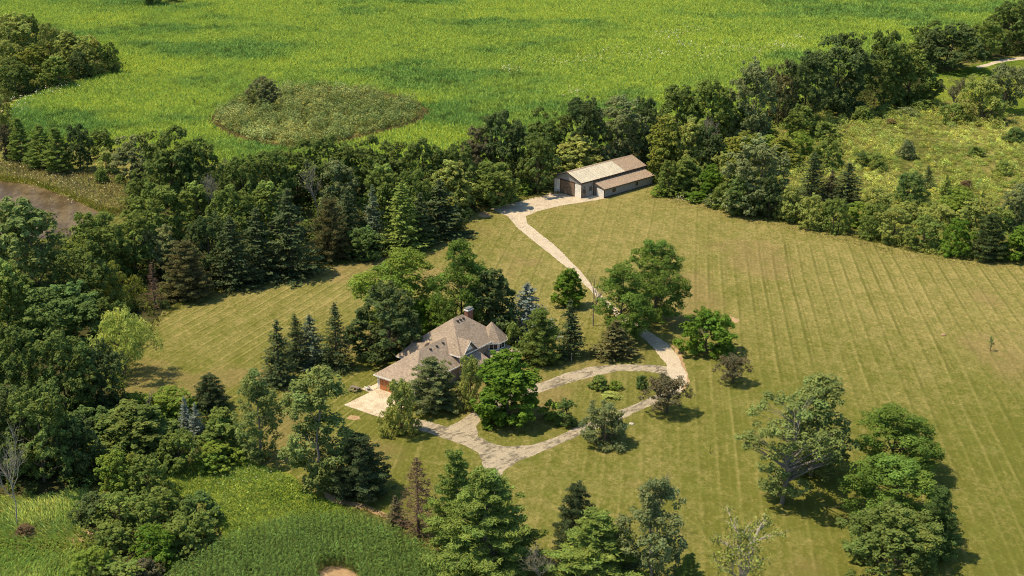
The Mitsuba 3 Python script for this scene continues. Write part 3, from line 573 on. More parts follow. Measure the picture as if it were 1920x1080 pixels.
PROTO = {
    "oak": [broad(11, 13, 12, "oak", .08, 26, .185, 15, .56, 32, .25), broad(12, 13, 11, "oval", .05, 26, .18, 15, .55, 32, .25), broad(13, 14, 13, "oak", .08, 30, .17, 14, .58, 32, .26), broad(14, 12, 10, "oak", .04, 22, .2, 15, .55, 32, .24)],
    "maple": [broad(21, 13, 11, "egg", .03, 34, .165, 14, .52, 32, .24, fill=.7), broad(22, 12, 10, "oval", .04, 30, .175, 14, .5, 32, .23, fill=.7)],
    "round": [broad(24, 5, 6, "dome", .02, 30, .16, 11, .30, 30, .13, fill=.8)],
    "linden": [broad(23, 12, 13, "dome", .04, 36, .145, 14, .46, 34, .19, fill=.75)],
    "locust": [broad(31, 14, 11, "oval", .08, 38, .16, 12, .75, 56, .155, .5, .75, .6, nl=26), broad(32, 13, 11.5, "oak", .06, 38, .16, 12, .75, 56, .155, .5, .75, .6, nl=26)],
    "poplar": [broad(41, 17, 9, "oval", .03, 44, .15, 8, .6, 42, .20, .9, .35, 1.1, nl=26, gap=.06), broad(42, 17, 10, "oval", .05, 42, .155, 8, .62, 42, .20, .9, .35, 1.1, nl=26, gap=.08)],
    "lawn_poplar": [broad(43, 17, 14, "vase", .08, 54, .10, 8, .5, 32, .18, .9, .2, 1.0, nl=120, gap=.30)],
    "willow": [broad(51, 13, 13, "oak", .10, 22, .19, 10, .8, 40, .26, .9, .6, .9, droop=1.1), broad(52, 10, 10, "oak", .10, 18, .2, 9, .7, 40, .24, .9, .6, .9, droop=.9)],
    "spruce": [spruce(61, 14, 7.2, 28, 10), spruce(62, 15, 6.4, 30, 9, .34), spruce(63, 12, 6.4, 24, 10, .22)],
    "slim_spruce": [spruce(64, 11, 5, 26, 9, .2, .22, .8, .08)],
    "pine": [pine(71, 16, 11.5, 16, 9, .25, .06, 26, .92, .42), pine(72, 15, 9.0, 16, 8, .25, .06, 26, .92, .42), pine(73, 13, 8.5, 13, 8, .24, .06, 26, .7, .42)],
    "dense_pine": [pine(74, 11, 8.5, 14, 10, .21, .02, 26, .62, .45), pine(75, 12, 8.0, 14, 10, .21, .02, 26, .6, .45)],
    "shrub": [broad(81, 4, 5.2, "dome", .02, 22, .2, 8, .45, 36, .18, fill=.8, nl=8), broad(82, 4.5, 4.6, "dome", .02, 14, .22, 7, .42, 28, .18, fill=.7, nl=8), broad(83, 3.4, 5.4, "dome", .02, 14, .2, 7, .45, 26, .18, fill=.8, nl=8)],
    "thicket": [broad(84, 6, 8, "dome", .02, 22, .19, 11, .42, 28, .19, fill=.8, nl=10), broad(85, 7, 7.5, "oval", .02, 20, .2, 11, .42, 28, .19, fill=.7, nl=10), broad(86, 5.5, 8.5, "dome", .02, 24, .18, 11, .42, 28, .19, fill=.8, nl=10)],
    "crab": [broad(91, 6, 7, "oak", .22, 24, .17, 7, .5, 34, .15, .7, .5, .7, nl=40, gap=.06), broad(92, 6, 7.5, "dome", .03, 30, .16, 8, .5, 38, .15, .7, .6, .8, nl=40)],
    "bare": [bare(101, 14, 7, .26, 4, 4, .2, .7, 260), bare(102, 12, 5, .3, 4, 4, .16, .6, 160)],
    "snag": [bare(103, 18, 7, .50, 3, 6, .36, 1.05, 0)],
    "twiggy": [bare(104, 8, 9, .14, 5, 4, .13, .75, 1700, .15), bare(105, 7, 3.5, .2, 4, 4, .09, .6, 0)],
    "bare_spruce": [bare_spruce(111, 11, 6, 34, 1500)], "bare_spruce_small": [bare_spruce(112, 7, 3.6, 22, 160)],
    "sapling": [broad(121, 2.9, .9, "column", .30, 7, .35, 4, .18, 22, .08, nl=5)],
}
PAL = {"oak": (.045, .062, .017), "dark": (.032, .045, .0165), "mid": (.056, .076, .019), "deep": (.040, .062, .019), "bright": (.066, .116, .017), "locust": (.066, .104, .021), "yellow": (.138, .160, .034), "olive": (.090, .104, .028),
       "willow": (.170, .200, .048), "grey": (.062, .075, .032), "poplar": (.062, .080, .026), "spruce": (.029, .040, .018), "needle": (.066, .090, .022), "blue": (.105, .128, .110), "bluish": (.054, .070, .044), "tawny": (.080, .080, .034),
       "brown": (.14, .10, .062), "rust": (.115, .085, .050), "lime": (.108, .155, .028), "sage": (.115, .127, .055), "drab": (.078, .074, .042)}
def fit(pr, q=.97):
    """Size the build so that its foliage really fills the height and width it is said to have."""
    v = pr["leaf"][0] if pr["leaf"] is not None else pr["bark"][0]
    r = np.hypot(v[:, 0], v[:, 1]); pr["W"] = 2 * np.quantile(r, q); pr["H"] = np.quantile(v[:, 2], .997)
for kd, prs in PROTO.items():
    for pr in prs: fit(pr, {"spruce": .90, "slim_spruce": .90, "poplar": .90, "lawn_poplar": .93, "pine": .93}.get(kd, .95))
DIM = {"willow": 2.6, "yellow": 1.75, "lime": 1.9, "sage": 1.8, "blue": 2.3, "bright": 1.95, "locust": 2.3, "brown": 1.5, "rust": 1.6, "tawny": 2.0, "drab": 2.0}
PAL = {q: tuple(np.array(c) * DIM.get(q, 3.3)) for q, c in PAL.items()}
BARK = {"pale": (.36, .33, .28), "plain": (.13, .105, .08), "grey": (.20, .18, .155), "brown": (.17, .115, .085)}
def leaf_colors(pr, rgb, seed, spread=.11):
    rng = np.random.default_rng(seed); g, s = pr["group"], pr["sub"]; n = len(g)
    a = np.exp(rng.normal(size=g.max() + 1) * spread)[g] * np.exp(rng.normal(size=s.max() + 1) * spread * .7)[s] * np.exp(rng.normal(size=n) * spread * .8)
    w = (rng.normal(size=g.max() + 1) * .04)[g] + rng.normal(size=n) * .05
    c = np.array(rgb) * a[:, None] * np.c_[1 + w, np.ones(n), 1 - w * .5]
    return np.repeat(np.clip(c, .004, .6), 4, 0)
def colored(vf, color): return {"type": "ply", "filename": meshkit.write_ply(vf, False, None, color), "face_normals": True}
used = {}
groups, SKIRT = {}, {"oak": .45, "maple": .6, "linden": .8, "locust": .2, "poplar": .3, "lawn_poplar": .0, "willow": .4, "spruce": .75, "slim_spruce": .3, "pine": .6, "dense_pine": .75, "shrub": .85, "thicket": .8, "crab": .3, "bare": 0, "snag": 0, "twiggy": .2, "round": .8, "bare_spruce": .2, "bare_spruce_small": .1, "sapling": 0}
def plant(name, kind, pal, x, bottom, top, w, label, group=None, lean=0.0, cat=None, bark=None, var=None, rot=None):
    """One tree or shrub: its lowest and highest visible rows and its width in the photograph give its place and size."""
    g0 = at(x, bottom); s = FOCAL / depth(g0); half = w / 2 / s
    g0 = g0 + np.array([0, 1.0, 0]) * half * SKIRT[kind]; g0[0] = at(x, bottom)[0] * g0[1] / at(x, bottom)[1]
    far = g0 + [0, .25 * half, 0]
    H = max(.6, height_for(far, top)); Wm = w * depth(g0) / FOCAL
    i = (int(x * 7 + top * 3) if var is None else var) % len(PROTO[kind])
    known = used.setdefault((kind, pal), [])
    if i not in known and len(known) >= 2: i = known[i % 2]
    if i not in known: known.append(i)
    pr = PROTO[kind][i]
    bark = bark or {"poplar": "grey", "lawn_poplar": "grey", "bare": "pale", "snag": "pale", "twiggy": "grey", "bare_spruce": "brown", "bare_spruce_small": "brown", "pine": "grey"}.get(kind, "plain")
    gk = f"planting_{kind}_{i}_{pal}_{bark}"
    if gk not in groups:
        groups[gk] = 1; sd = abs(hash_(gk)) % 9973
        ch = {"trunk": {**colored(pr["bark"], np.tile(BARK[bark], (len(pr["bark"][0]), 1)) * (.8 + .4 * np.random.default_rng(sd).random((len(pr["bark"][0]), 1)))), "bsdf": {"type": "ref", "id": "bark"}}}
        if pr["leaf"] is not None: ch["crown"] = {**colored(pr["leaf"], leaf_colors(pr, PAL[pal], sd)), "bsdf": {"type": "ref", "id": "leaf"}}
        scene[gk] = {"type": "shapegroup", **ch}
    a = (x * 37.0 + bottom * 11.0) % 360 if rot is None else rot
    M = np.eye(4); c, sn = math.cos(math.radians(a)), math.sin(math.radians(a)); k = Wm / pr["W"]
    M[:3, :3] = np.array([[c, -sn, 0], [sn, c, 0], [0, 0, 1]]) @ np.diag([k, k, H / pr["H"]]); M[:3, :3] = np.array([[1, 0, lean], [0, 1, 0], [0, 0, 1]]) @ M[:3, :3]; M[:3, 3] = g0
    key = numbered(name)
    scene[key] = {"type": "instance", "shapegroup": {"type": "ref", "id": gk}, "to_world": T(M)}
    say(key, label, cat or ("shrub" if name in ("shrub", "thicket_bush", "small_evergreen", "garden_shrub") else "tree"), group)
    return g0, H, Wm
def hash_(s):
    h = 7
    for ch in s: h = (h * 131 + ord(ch)) & 0x7FFFFFFF
    return h
# ------------------------------------------------------------------ the trees, one row each: key, build, colour, x, lowest row, highest row, width, label
ROWS = [
 # round the house
 ("maple_tree", "maple", "bright", 951, 806, 655, 128, "bright green maple at the left end of the island inside the loop", {"var": 0}),
 ("spruce_tree", "pine", "grey", 812, 778, 668, 102, "broad grey green conifer hiding the right garage door", {"var": 2}),
 ("birch_tree", "crab", "olive", 752, 818, 708, 74, "thin yellowish green young tree overhanging the concrete apron", {"var": 1}),
 ("ornamental_tree", "crab", "olive", 882, 772, 664, 58, "yellow green small tree against the front of the house, below the dormer", {"var": 1}),
 ("ornamental_tree", "crab", "olive", 842, 716, 676, 15, "thin young tree in front of the house wall beside the pine", {}),
 ("maple_tree", "maple", "dark", 727, 690, 533, 138, "large dark round maple directly behind the garage roof", {"var": 1}),
 ("silver_maple", "locust", "lime", 745, 622, 466, 156, "spreading bright yellow green tree behind the dark round maple", {"var": 1}),
 ("honey_locust", "locust", "locust", 862, 640, 449, 108, "tall feathery green tree behind the middle of the house", {"var": 0}),
 ("maple_tree", "maple", "dark", 917, 648, 502, 100, "dark rounded maple behind the brick chimney", {"var": 0}),
 ("small_tree", "maple", "bright", 806, 640, 560, 60, "low bright green tree peeping over the ridge of the house", {"var": 1}),
 ("blue_spruce", "spruce", "blue", 988, 640, 528, 84, "broad blue grey spruce to the right of the chimney", {"var": 2}),
 ("arborvitae", "shrub", "mid", 962, 668, 602, 50, "light green rounded tree beside the turret", {}),
 ("arborvitae", "dense_pine", "mid", 1012, 690, 577, 78, "dense green egg shaped tree right of the house", {"var": 1}),
 ("small_tree", "maple", "bright", 1064, 580, 502, 58, "small tree with a light green top left of the straight drive", {"var": 0}),
 ("slim_spruce", "slim_spruce", "spruce", 1068, 670, 562, 54, "slim dark spruce standing alone behind the white post", {}),
 ("dead_sapling", "twiggy", "brown", 1112, 612, 508, 40, "bare thin tree beside the straight drive", {"var": 1}),
 ("honey_locust", "locust", "locust", 1166, 640, 494, 112, "front honey locust of the pair over the bend of the drive", {"var": 0}),
 ("honey_locust", "locust", "locust", 1228, 610, 451, 112, "back honey locust of the pair over the bend of the drive", {"var": 1}),
 ("small_conifer", "slim_spruce", "tawny", 1153, 672, 598, 72, "brownish green conifer at the foot of the two honey locusts", {}),
 ("round_tree", "round", "bright", 1323, 678, 577, 110, "full round green tree on the lawn right of the drive", {"var": 0}),
 ("crabapple_tree", "crab", "drab", 1375, 722, 664, 62, "small purplish brown crabapple with a bare trunk on the lawn", {"var": 0}),
 ("crabapple_tree", "crab", "drab", 1251, 780, 703, 84, "spreading brownish green crabapple on the right tip of the island", {"var": 0}),
 ("round_tree", "crab", "grey", 1133, 838, 752, 94, "round grey green tree on the outer edge of the lower drive", {"var": 1}),
 ("garden_shrub", "shrub", "lime", 1036, 795, 748, 40, "light green shrub next to the big maple on the island", {}),
 ("garden_shrub", "shrub", "deep", 1063, 806, 744, 44, "dark green shrub on the lower edge of the island", {}),
 ("garden_shrub", "shrub", "mid", 1122, 734, 703, 34, "dark rounded shrub at the left of the group inside the island", {}),
 ("garden_shrub", "shrub", "lime", 1154, 734, 712, 30, "light green shrub at the right of the group inside the island", {}),
 ("garden_shrub", "shrub", "olive", 1144, 752, 736, 42, "low olive shrub at the front of the group inside the island", {}),
 ("small_evergreen", "shrub", "deep", 1203, 732, 703, 22, "single dark upright evergreen inside the island", {}),
 ("spruce_tree", "spruce", "spruce", 525, 728, 598, 66, "dark spruce left of the blue spruce on the left lawn", {"var": 1}),
 ("spruce_tree", "spruce", "spruce", 558, 695, 588, 52, "dark spruce half hidden behind the blue spruce on the left lawn", {"var": 0}),
 ("blue_spruce", "spruce", "bluish", 584, 692, 588, 64, "blue green spruce in the middle of the group left of the house", {"var": 2}),
 ("spruce_tree", "spruce", "spruce", 632, 700, 566, 62, "tall dark spruce between the blue green spruce and the dark round maple", {"var": 0}),
 # lower middle
 ("poplar_tree", "poplar", "poplar", 597, 925, 686, 118, "tall loose poplar between the left meadow and the garage", {"var": 0}),
 ("poplar_tree", "poplar", "poplar", 488, 868, 693, 86, "loose green poplar left of the tall poplar by the left lawn", {"var": 1}),
 ("dense_conifer", "dense_pine", "spruce", 677, 948, 810, 108, "dense dark rounded pine on the lawn below the garage", {"var": 0}),
 ("dense_conifer", "dense_pine", "spruce", 397, 775, 700, 66, "dark pine standing in the left lawn behind the two small blue spruces", {"var": 1}),
 ("small_blue_spruce", "spruce", "blue", 350, 818, 742, 30, "left one of two small silvery spruces above the thicket", {"var": 1}),
 ("small_blue_spruce", "spruce", "blue", 371, 834, 754, 33, "right one of two small silvery spruces above the thicket", {"var": 1}),
 ("white_pine", "pine", "needle", 858, 1055, 840, 112, "dark green white pine with the higher top, behind the biggest pine", {"var": 1}),
 ("white_pine", "pine", "needle", 912, 1112, 872, 205, "biggest white pine with layered plumes at the bottom centre", {"var": 0}),
 ("dead_conifer", "bare_spruce", "brown", 785, 1010, 856, 92, "leafless brown conifer left of the white pines", {}),
 ("small_conifer", "slim_spruce", "drab", 743, 988, 928, 34, "small dark conifer left of the leafless brown conifer", {}),
 ("dark_pine", "dense_pine", "spruce", 1080, 1060, 904, 84, "dark pine at the bottom edge right of the biggest pine", {"var": 1}),
 ("white_pine", "pine", "needle", 1118, 1125, 952, 165, "light green plumed pine at the bottom edge in front of the dark pine", {"var": 2}),
 ("poplar_tree", "poplar", "grey", 1218, 1120, 893, 116, "grey green poplar with a bare twiggy top at the bottom edge", {"var": 1}),
 ("dead_sapling", "twiggy", "grey", 1232, 1000, 878, 44, "bare grey treetop sticking out of the poplar at the bottom edge", {"var": 1}),
 ("small_conifer", "pine", "needle", 1288, 1130, 1036, 66, "tip of a green pine at the bottom edge beside the twiggy tree", {"var": 1}),
 ("twiggy_tree", "twiggy", "olive", 1388, 1125, 964, 145, "half bare yellowish twiggy tree at the bottom edge", {"var": 0, "bark": "pale"}),
 ("fallen_snag", "bare", "drab", 1012, 1110, 1012, 84, "bleached bare branches at the bottom right of the biggest pine", {"var": 1}),
 ("lawn_poplar", "lawn_poplar", "poplar", 1466, 944, 730, 178, "large open tree with grey limbs showing, standing on the lawn at the right", {"var": 0, "lean": .06}),
 ("lawn_poplar", "poplar", "poplar", 1520, 900, 704, 118, "thin olive tree close behind the large open tree on the lawn", {"var": 0}),
 ("honey_locust", "locust", "locust", 1674, 895, 757, 150, "back one of two feathery green trees at the lower right", {"var": 0}),
 ("honey_locust", "locust", "locust", 1672, 995, 846, 186, "front one of two feathery green trees at the lower right", {"var": 1}),
 ("linden_tree", "linden", "oak", 1668, 1120, 942, 212, "dense dome shaped tree at the lower right edge of the lawn", {"var": 0}),
 ("dark_pine", "dense_pine", "deep", 1752, 1058, 910, 74, "dark green tree tucked behind the dense dome shaped tree", {"var": 0}),
 ("sapling", "sapling", "deep", 1857, 658, 630, 10, "tiny lone sapling on the right lawn", {}),
 # left woods beside the lawn
 ("willow_tree", "willow", "willow", 233, 718, 578, 132, "pale yellow green willow leaning over the left lawn", {"var": 0}),
 ("willow_tree", "willow", "yellow", 228, 584, 484, 92, "yellow leaved willow deep in the left woods", {"var": 1}),
 ("dead_conifer", "bare_spruce_small", "rust", 291, 580, 487, 38, "small bare brown conifer at the edge of the left lawn", {}),
 ("brown_conifer", "dense_pine", "tawny", 353, 570, 450, 92, "brownish thinning pine at the corner of the left lawn", {"var": 1}),
 ("cottonwood_tree", "oak", "poplar", 58, 600, 368, 176, "tall broad cottonwood in front of the pond", {"var": 1}),
 ("woodland_tree", "oak", "mid", 192, 545, 394, 124, "green tree at the right foot of the pond", {}),
 ("woodland_tree", "maple", "mid", 258, 530, 397, 96, "light green rounded tree just right of the pond's lower end", {}),
 ("woodland_tree", "oak", "grey", 305, 520, 420, 80, "grey green tree between the light green rounded tree and the brownish pine", {}),
 ("woodland_tree", "oak", "oak", 165, 600, 452, 110, "dark tree left of the yellow leaved willow", {}),
 ("woodland_tree", "oak", "mid", 25, 660, 486, 120, "green tree at the left edge under the broad cottonwood", {}),
 ("woodland_tree", "oak", "deep", 120, 672, 528, 150, "broad dark green tree in the left woods, above the deep shadow", {}),
 ("woodland_tree", "oak", "oak", 205, 650, 556, 70, "dark tree behind the pale willow", {}),
 ("woodland_tree", "oak", "oak", 45, 800, 604, 130, "tall dark tree at the left edge beside the pale willow", {}),
 ("woodland_tree", "oak", "oak", 128, 800, 618, 128, "tall dark green tree left of the pale willow", {}),
 ("woodland_tree", "oak", "dark", 196, 782, 640, 92, "dark tree under the left side of the pale willow", {}),
 ("woodland_tree", "oak", "dark", 10, 900, 718, 120, "dark green tree behind the bleached dead tree at the left edge", {}),
 ("woodland_tree", "oak", "oak", 86, 918, 716, 150, "very large dark tree right of the bleached dead tree", {}),
 ("woodland_tree", "oak", "dark", 150, 905, 780, 90, "dark tree in shade right of the very large dark tree", {}),
 ("woodland_tree", "maple", "oak", 262, 880, 748, 150, "broad mid green tree in the middle of the lower left woods", {}),
 ("woodland_tree", "maple", "deep", 175, 850, 762, 90, "small green tree in the gap between dark and mid green trees", {}),
 ("woodland_tree", "oak", "mid", 338, 892, 806, 80, "green tree under the two small silvery spruces", {}),
 ("woodland_tree", "maple", "mid", 418, 862, 764, 82, "fresh green maple right of the two small silvery spruces", {}),
 ("bright_bush", "thicket", "lime", 322, 792, 724, 92, "bright yellow green bush at the lower end of the left lawn", {"cat": "shrub"}),
 ("bright_bush", "thicket", "lime", 405, 892, 828, 98, "rounded yellow green bush at the top of the left meadow", {"cat": "shrub"}),
 ("bright_bush", "thicket", "lime", 262, 780, 735, 60, "small yellow green bush under the shade of the pale willow", {"cat": "shrub"}),
 ("thicket_bush", "thicket", "lime", 218, 940, 842, 80, "yellow green tall bush at the top left of the thicket", {}),
 ("thicket_bush", "thicket", "yellow", 240, 935, 850, 70, "yellowest bush near the top of the thicket", {}),
 ("thicket_bush", "thicket", "mid", 282, 950, 850, 92, "dark green tall bush at the top right of the thicket", {}),
 ("thicket_bush", "thicket", "dark", 178, 990, 924, 78, "dark bush at the left corner of the thicket above the bare soil", {}),
 ("thicket_bush", "thicket", "mid", 232, 1010, 920, 96, "green bush in the left middle of the thicket", {}),
 ("thicket_bush", "thicket", "mid", 300, 1015, 915, 110, "large green bush at the centre of the thicket", {}),
 ("thicket_bush", "thicket", "deep", 372, 1000, 922, 84, "dark bush at the right shoulder of the thicket", {}),
 ("thicket_bush", "thicket", "mid", 360, 1055, 960, 112, "broad bush at the right edge of the thicket facing the meadow", {}),
 ("thicket_bush", "thicket", "mid", 215, 1045, 980, 90, "green bush low on the left side of the thicket", {}),
 ("thicket_bush", "thicket", "bright", 300, 1070, 985, 96, "light green bush at the lower end of the thicket", {}),
 ("thicket_bush", "thicket", "lime", 180, 1100, 1026, 90, "yellowish bush at the bottom left corner of the thicket", {}),
 ("thicket_bush", "thicket", "mid", 232, 1110, 1050, 90, "green bush cut by the bottom edge below the thicket", {}),
 ("thicket_bush", "thicket", "drab", 275, 1095, 1045, 60, "dull brownish bush cut by the bottom edge beside the dry strip", {}),
 ("dead_tree", "snag", "drab", 32, 985, 792, 74, "bleached dead tree with broken limbs at the left edge", {"rot": 40}),
 ("small_bush", "shrub", "rust", 48, 1012, 984, 38, "brownish low bush at the foot of the bleached dead tree", {"cat": "shrub"}),
 ("dead_sapling", "twiggy", "brown", 284, 790, 728, 30, "bare crooked sapling behind the thicket's yellow green bush", {"var": 1}),
 # the row of conifers above the left lawn
 ("spruce_tree", "spruce", "spruce", 440, 548, 402, 82, "leftmost big spruce of the row above the left lawn", {"var": 0}),
 ("spruce_tree", "spruce", "spruce", 488, 532, 388, 84, "second big spruce of the row above the left lawn", {"var": 2}),
 ("spruce_tree", "spruce", "spruce", 548, 528, 352, 104, "tallest spruce of the row above the left lawn", {"var": 1}),
 ("spruce_tree", "dense_pine", "tawny", 622, 496, 372, 74, "olive tinged conifer right of the tallest spruce", {"var": 0}),
 ("woodland_tree", "oak", "deep", 680, 492, 424, 72, "dark green bushy tree in front of the conifer row", {}),
 ("blue_spruce", "spruce", "bluish", 702, 470, 346, 46, "greyish blue narrow spruce in the conifer row", {"var": 1}),
 ("spruce_tree", "spruce", "spruce", 655, 478, 352, 70, "dark spruce left of the greyish blue narrow spruce", {"var": 0}),
 ("spruce_tree", "spruce", "needle", 755, 478, 342, 92, "olive green spruce right of the greyish blue narrow spruce", {"var": 0}),
 ("spruce_tree", "spruce", "spruce", 826, 452, 334, 92, "spruce at the right end of the row, near the drive to the barn", {"var": 2}),
 ("spruce_tree", "spruce", "spruce", 790, 466, 360, 60, "dark spruce second from the right end of the row", {"var": 1}),
 ("woodland_tree", "oak", "dark", 395, 535, 400, 90, "dark tree between the brownish pine and the big spruces", {}),
 ("dead_tree", "bare", "drab", 408, 448, 318, 40, "pale leafless tree among the oaks left of the conifer row", {"var": 0}),
 ("dead_tree", "bare", "olive", 594, 420, 292, 58, "pale half bare tree behind the tallest spruce", {"var": 1}),
 ("dead_tree", "bare", "drab", 422, 330, 292, 14, "thin pale stub of a dead tree at the edge of the green field", {"var": 1}),
 # oaks between the pond and the barn
 ("oak_tree", "oak", "oak", 330, 400, 233, 118, "largest dark oak at the left end of the middle tree belt", {"var": 0}),
 ("oak_tree", "oak", "grey", 258, 345, 250, 84, "greyish oak just left of the largest dark oak", {"var": 3}),
 ("oak_tree", "oak", "oak", 378, 400, 262, 90, "dark oak on the right shoulder of the largest dark oak", {"var": 1}),
 ("oak_tree", "oak", "mid", 300, 470, 345, 118, "round green oak below the largest dark oak, right of the pond", {"var": 2}),
 ("oak_tree", "oak", "oak", 270, 390, 318, 66, "small dark oak at the corner of the dry pond bank", {"var": 3}),
 ("oak_tree", "oak", "mid", 372, 455, 340, 86, "green oak left of the pale leafless tree", {"var": 1}),
 ("oak_tree", "oak", "oak", 458, 420, 290, 84, "oak right of the pale stub at the field edge", {"var": 2}),
 ("oak_tree", "oak", "mid", 440, 470, 345, 92, "green oak right of the pale leafless tree", {"var": 0}),
 ("oak_tree", "oak", "oak", 508, 410, 282, 96, "dark oak whose crown touches the left tip of the scrub island", {"var": 1}),
 ("oak_tree", "oak", "mid", 508, 460, 338, 90, "mid green oak behind the second big spruce", {"var": 3}),
 ("oak_tree", "oak", "oak", 560, 385, 262, 96, "dark oak straight below the lone tree of the scrub island", {"var": 0}),
 ("oak_tree", "oak", "oak", 622, 380, 252, 100, "dark oak below the middle of the scrub island", {"var": 2}),
 ("poplar_tree", "poplar", "grey", 642, 430, 298, 66, "grey green poplar behind the olive tinged conifer", {"var": 0}),
 ("oak_tree", "oak", "oak", 686, 385, 254, 92, "dark oak below the right half of the scrub island", {"var": 3}),
 ("oak_tree", "oak", "mid", 722, 430, 306, 84, "green oak behind the greyish blue narrow spruce", {"var": 1}),
 ("oak_tree", "oak", "oak", 740, 385, 262, 84, "dark oak just right of the scrub island's lower edge", {"var": 0}),
 ("oak_tree", "oak", "oak", 796, 385, 258, 86, "dark oak where the belt meets the open green field", {"var": 1}),
 ("oak_tree", "oak", "mid", 778, 440, 316, 76, "mid green oak behind the olive green spruce", {"var": 2}),
 ("oak_tree", "oak", "oak", 858, 385, 266, 80, "dark oak right behind the yellowish maple of the belt", {"var": 2}),
 ("yellow_maple", "maple", "olive", 850, 410, 298, 86, "yellowish green maple above the right end of the conifer row", {"var": 0}),
 ("oak_tree", "oak", "mid", 928, 392, 302, 98, "full green oak at the left corner of the barn yard", {"var": 0}),
 ("oak_tree", "oak", "drab", 896, 352, 236, 68, "brownish thin crowned oak left of the two darkest oaks", {"var": 3}),
 ("oak_tree", "oak", "dark", 942, 350, 206, 100, "darkest tall oak standing against the green field left of the barn", {"var": 1}),
 ("oak_tree", "oak", "oak", 1008, 366, 248, 84, "green oak beside the left front corner of the barn", {"var": 2}),
 ("oak_tree", "oak", "oak", 1020, 320, 203, 86, "oak behind the oak at the barn's left front corner", {"var": 0}),
 ("bright_bush", "shrub", "lime", 982, 368, 342, 34, "bright green bush at the back edge of the barn yard", {"cat": "shrub"}),
 ("yellow_maple", "maple", "olive", 1074, 337, 256, 104, "yellow tinged tree behind the back of the barn's cream roof", {"var": 1, "lean": .0}),
 ("oak_tree", "oak", "dark", 1090, 320, 180, 96, "dark oak directly above the barn", {"var": 3}),
 ("ash_tree", "oak", "grey", 1158, 316, 176, 104, "pale grey green tree behind the brown part of the barn roof", {"var": 0}),
 ("oak_tree", "oak", "dark", 1208, 300, 182, 66, "dark oak behind the pale grey green tree", {"var": 1}),
 # right of the barn
 ("oak_tree", "oak", "oak", 1268, 275, 158, 92, "green oak at the near end of the long right belt", {"var": 2}),
 ("oak_tree", "oak", "mid", 1325, 278, 148, 92, "broad mid green oak third along the long right belt", {"var": 0}),
 ("oak_tree", "oak", "grey", 1408, 275, 112, 92, "greyish oak with a tall crown midway along the right belt", {"var": 1}),
 ("oak_tree", "oak", "tawny", 1458, 240, 112, 60, "oak with a browning crown midway along the right belt", {"var": 3}),
 ("oak_tree", "oak", "dark", 1508, 232, 98, 92, "dark oak in the middle of the right belt", {"var": 2}),
 ("oak_tree", "oak", "dark", 1568, 215, 60, 122, "largest darkest oak of the right belt", {"var": 0}),
 ("oak_tree", "oak", "oak", 1655, 205, 56, 88, "dark oak right of the largest oak of the right belt", {"var": 1}),
 ("oak_tree", "maple", "mid", 1704, 200, 88, 104, "light green full tree at the right end of the dark oaks", {"var": 1}),
 ("oak_tree", "oak", "dark", 1778, 138, 44, 118, "dark oak casting shade on the corner of the clearing", {"var": 2}),
 ("oak_tree", "oak", "oak", 1738, 120, 38, 70, "green oak behind the dark oak at the clearing", {"var": 3}),
 ("oak_tree", "oak", "mid", 1845, 112, 36, 66, "small light green oak beside the sandy track", {"var": 0}),
 ("oak_tree", "oak", "oak", 1885, 102, 0, 76, "oak at the far right top beside the track", {"var": 1}),
 ("oak_tree", "oak", "oak", 1925, 98, -10, 70, "oak cut by the top right corner", {"var": 2}),
 ("meadow_tree", "crab", "olive", 1838, 232, 142, 96, "olive small tree in front of the clearing", {"var": 1}),
 ("meadow_tree", "crab", "grey", 1882, 215, 120, 82, "grey green leaning small tree in front of the clearing", {"var": 0}),
 ("meadow_tree", "twiggy", "sage", 1792, 215, 140, 50, "pale twiggy small tree left of the olive small tree", {"var": 0, "bark": "grey"}),
 ("yellow_tree", "maple", "yellow", 1246, 338, 216, 74, "yellow topped tree right behind the barn", {"var": 0}),
 ("yellow_tree", "maple", "olive", 1288, 335, 222, 76, "olive yellow tree second to the right of the barn", {"var": 1}),
 ("oak_tree", "oak", "dark", 1325, 335, 236, 66, "dark tree around the pale leafless tree right of the barn", {"var": 1}),
 ("dead_tree", "bare", "drab", 1328, 322, 218, 38, "pale leafless tree right of the barn", {"var": 0}),
 ("yellow_tree", "maple", "yellow", 1385, 335, 246, 90, "yellow green rounded tree behind the broad grey green one", {"var": 1}),
 ("yellow_tree", "maple", "yellow", 1468, 318, 254, 66, "yellow green small tree above the two dark spruces", {"var": 0}),
 ("border_tree", "maple", "mid", 1252, 368, 300, 40, "green tree at the back corner of the lean-to", {"var": 1}),
 ("border_tree", "maple", "mid", 1288, 368, 294, 66, "green tree beside the barn's far end, above the low border bushes", {"var": 0}),
 ("border_tree", "maple", "bright", 1332, 376, 308, 46, "bright upright tree at the edge of the lawn near the barn", {"var": 0}),
 ("border_tree", "oak", "grey", 1418, 405, 256, 122, "broad grey green tree dominating the border of the right lawn", {"var": 0}),
 ("border_tree", "oak", "deep", 1385, 405, 330, 60, "low dark tree under the left side of the broad grey green tree", {"var": 1}),
 ("border_tree", "oak", "dark", 1440, 412, 325, 62, "low dark tree under the right side of the broad grey green tree", {"var": 3}),
 ("spruce_tree", "spruce", "spruce", 1520, 388, 284, 64, "taller of the two dark spruces in the right border", {"var": 0}),
 ("spruce_tree", "spruce", "spruce", 1586, 392, 304, 66, "shorter of the two dark spruces in the right border", {"var": 2}),
 ("spruce_tree", "spruce", "drab", 1556, 385, 318, 44, "faded spruce between the two dark spruces in the right border", {"var": 1}),
 ("border_bush", "thicket", "lime", 1238, 371, 346, 40, "bright weedy bush against the far end of the lean-to", {"cat": "shrub"}),
 ("border_bush", "thicket", "mid", 1268, 372, 346, 48, "first low bush of the right border next to the barn", {"cat": "shrub"}),
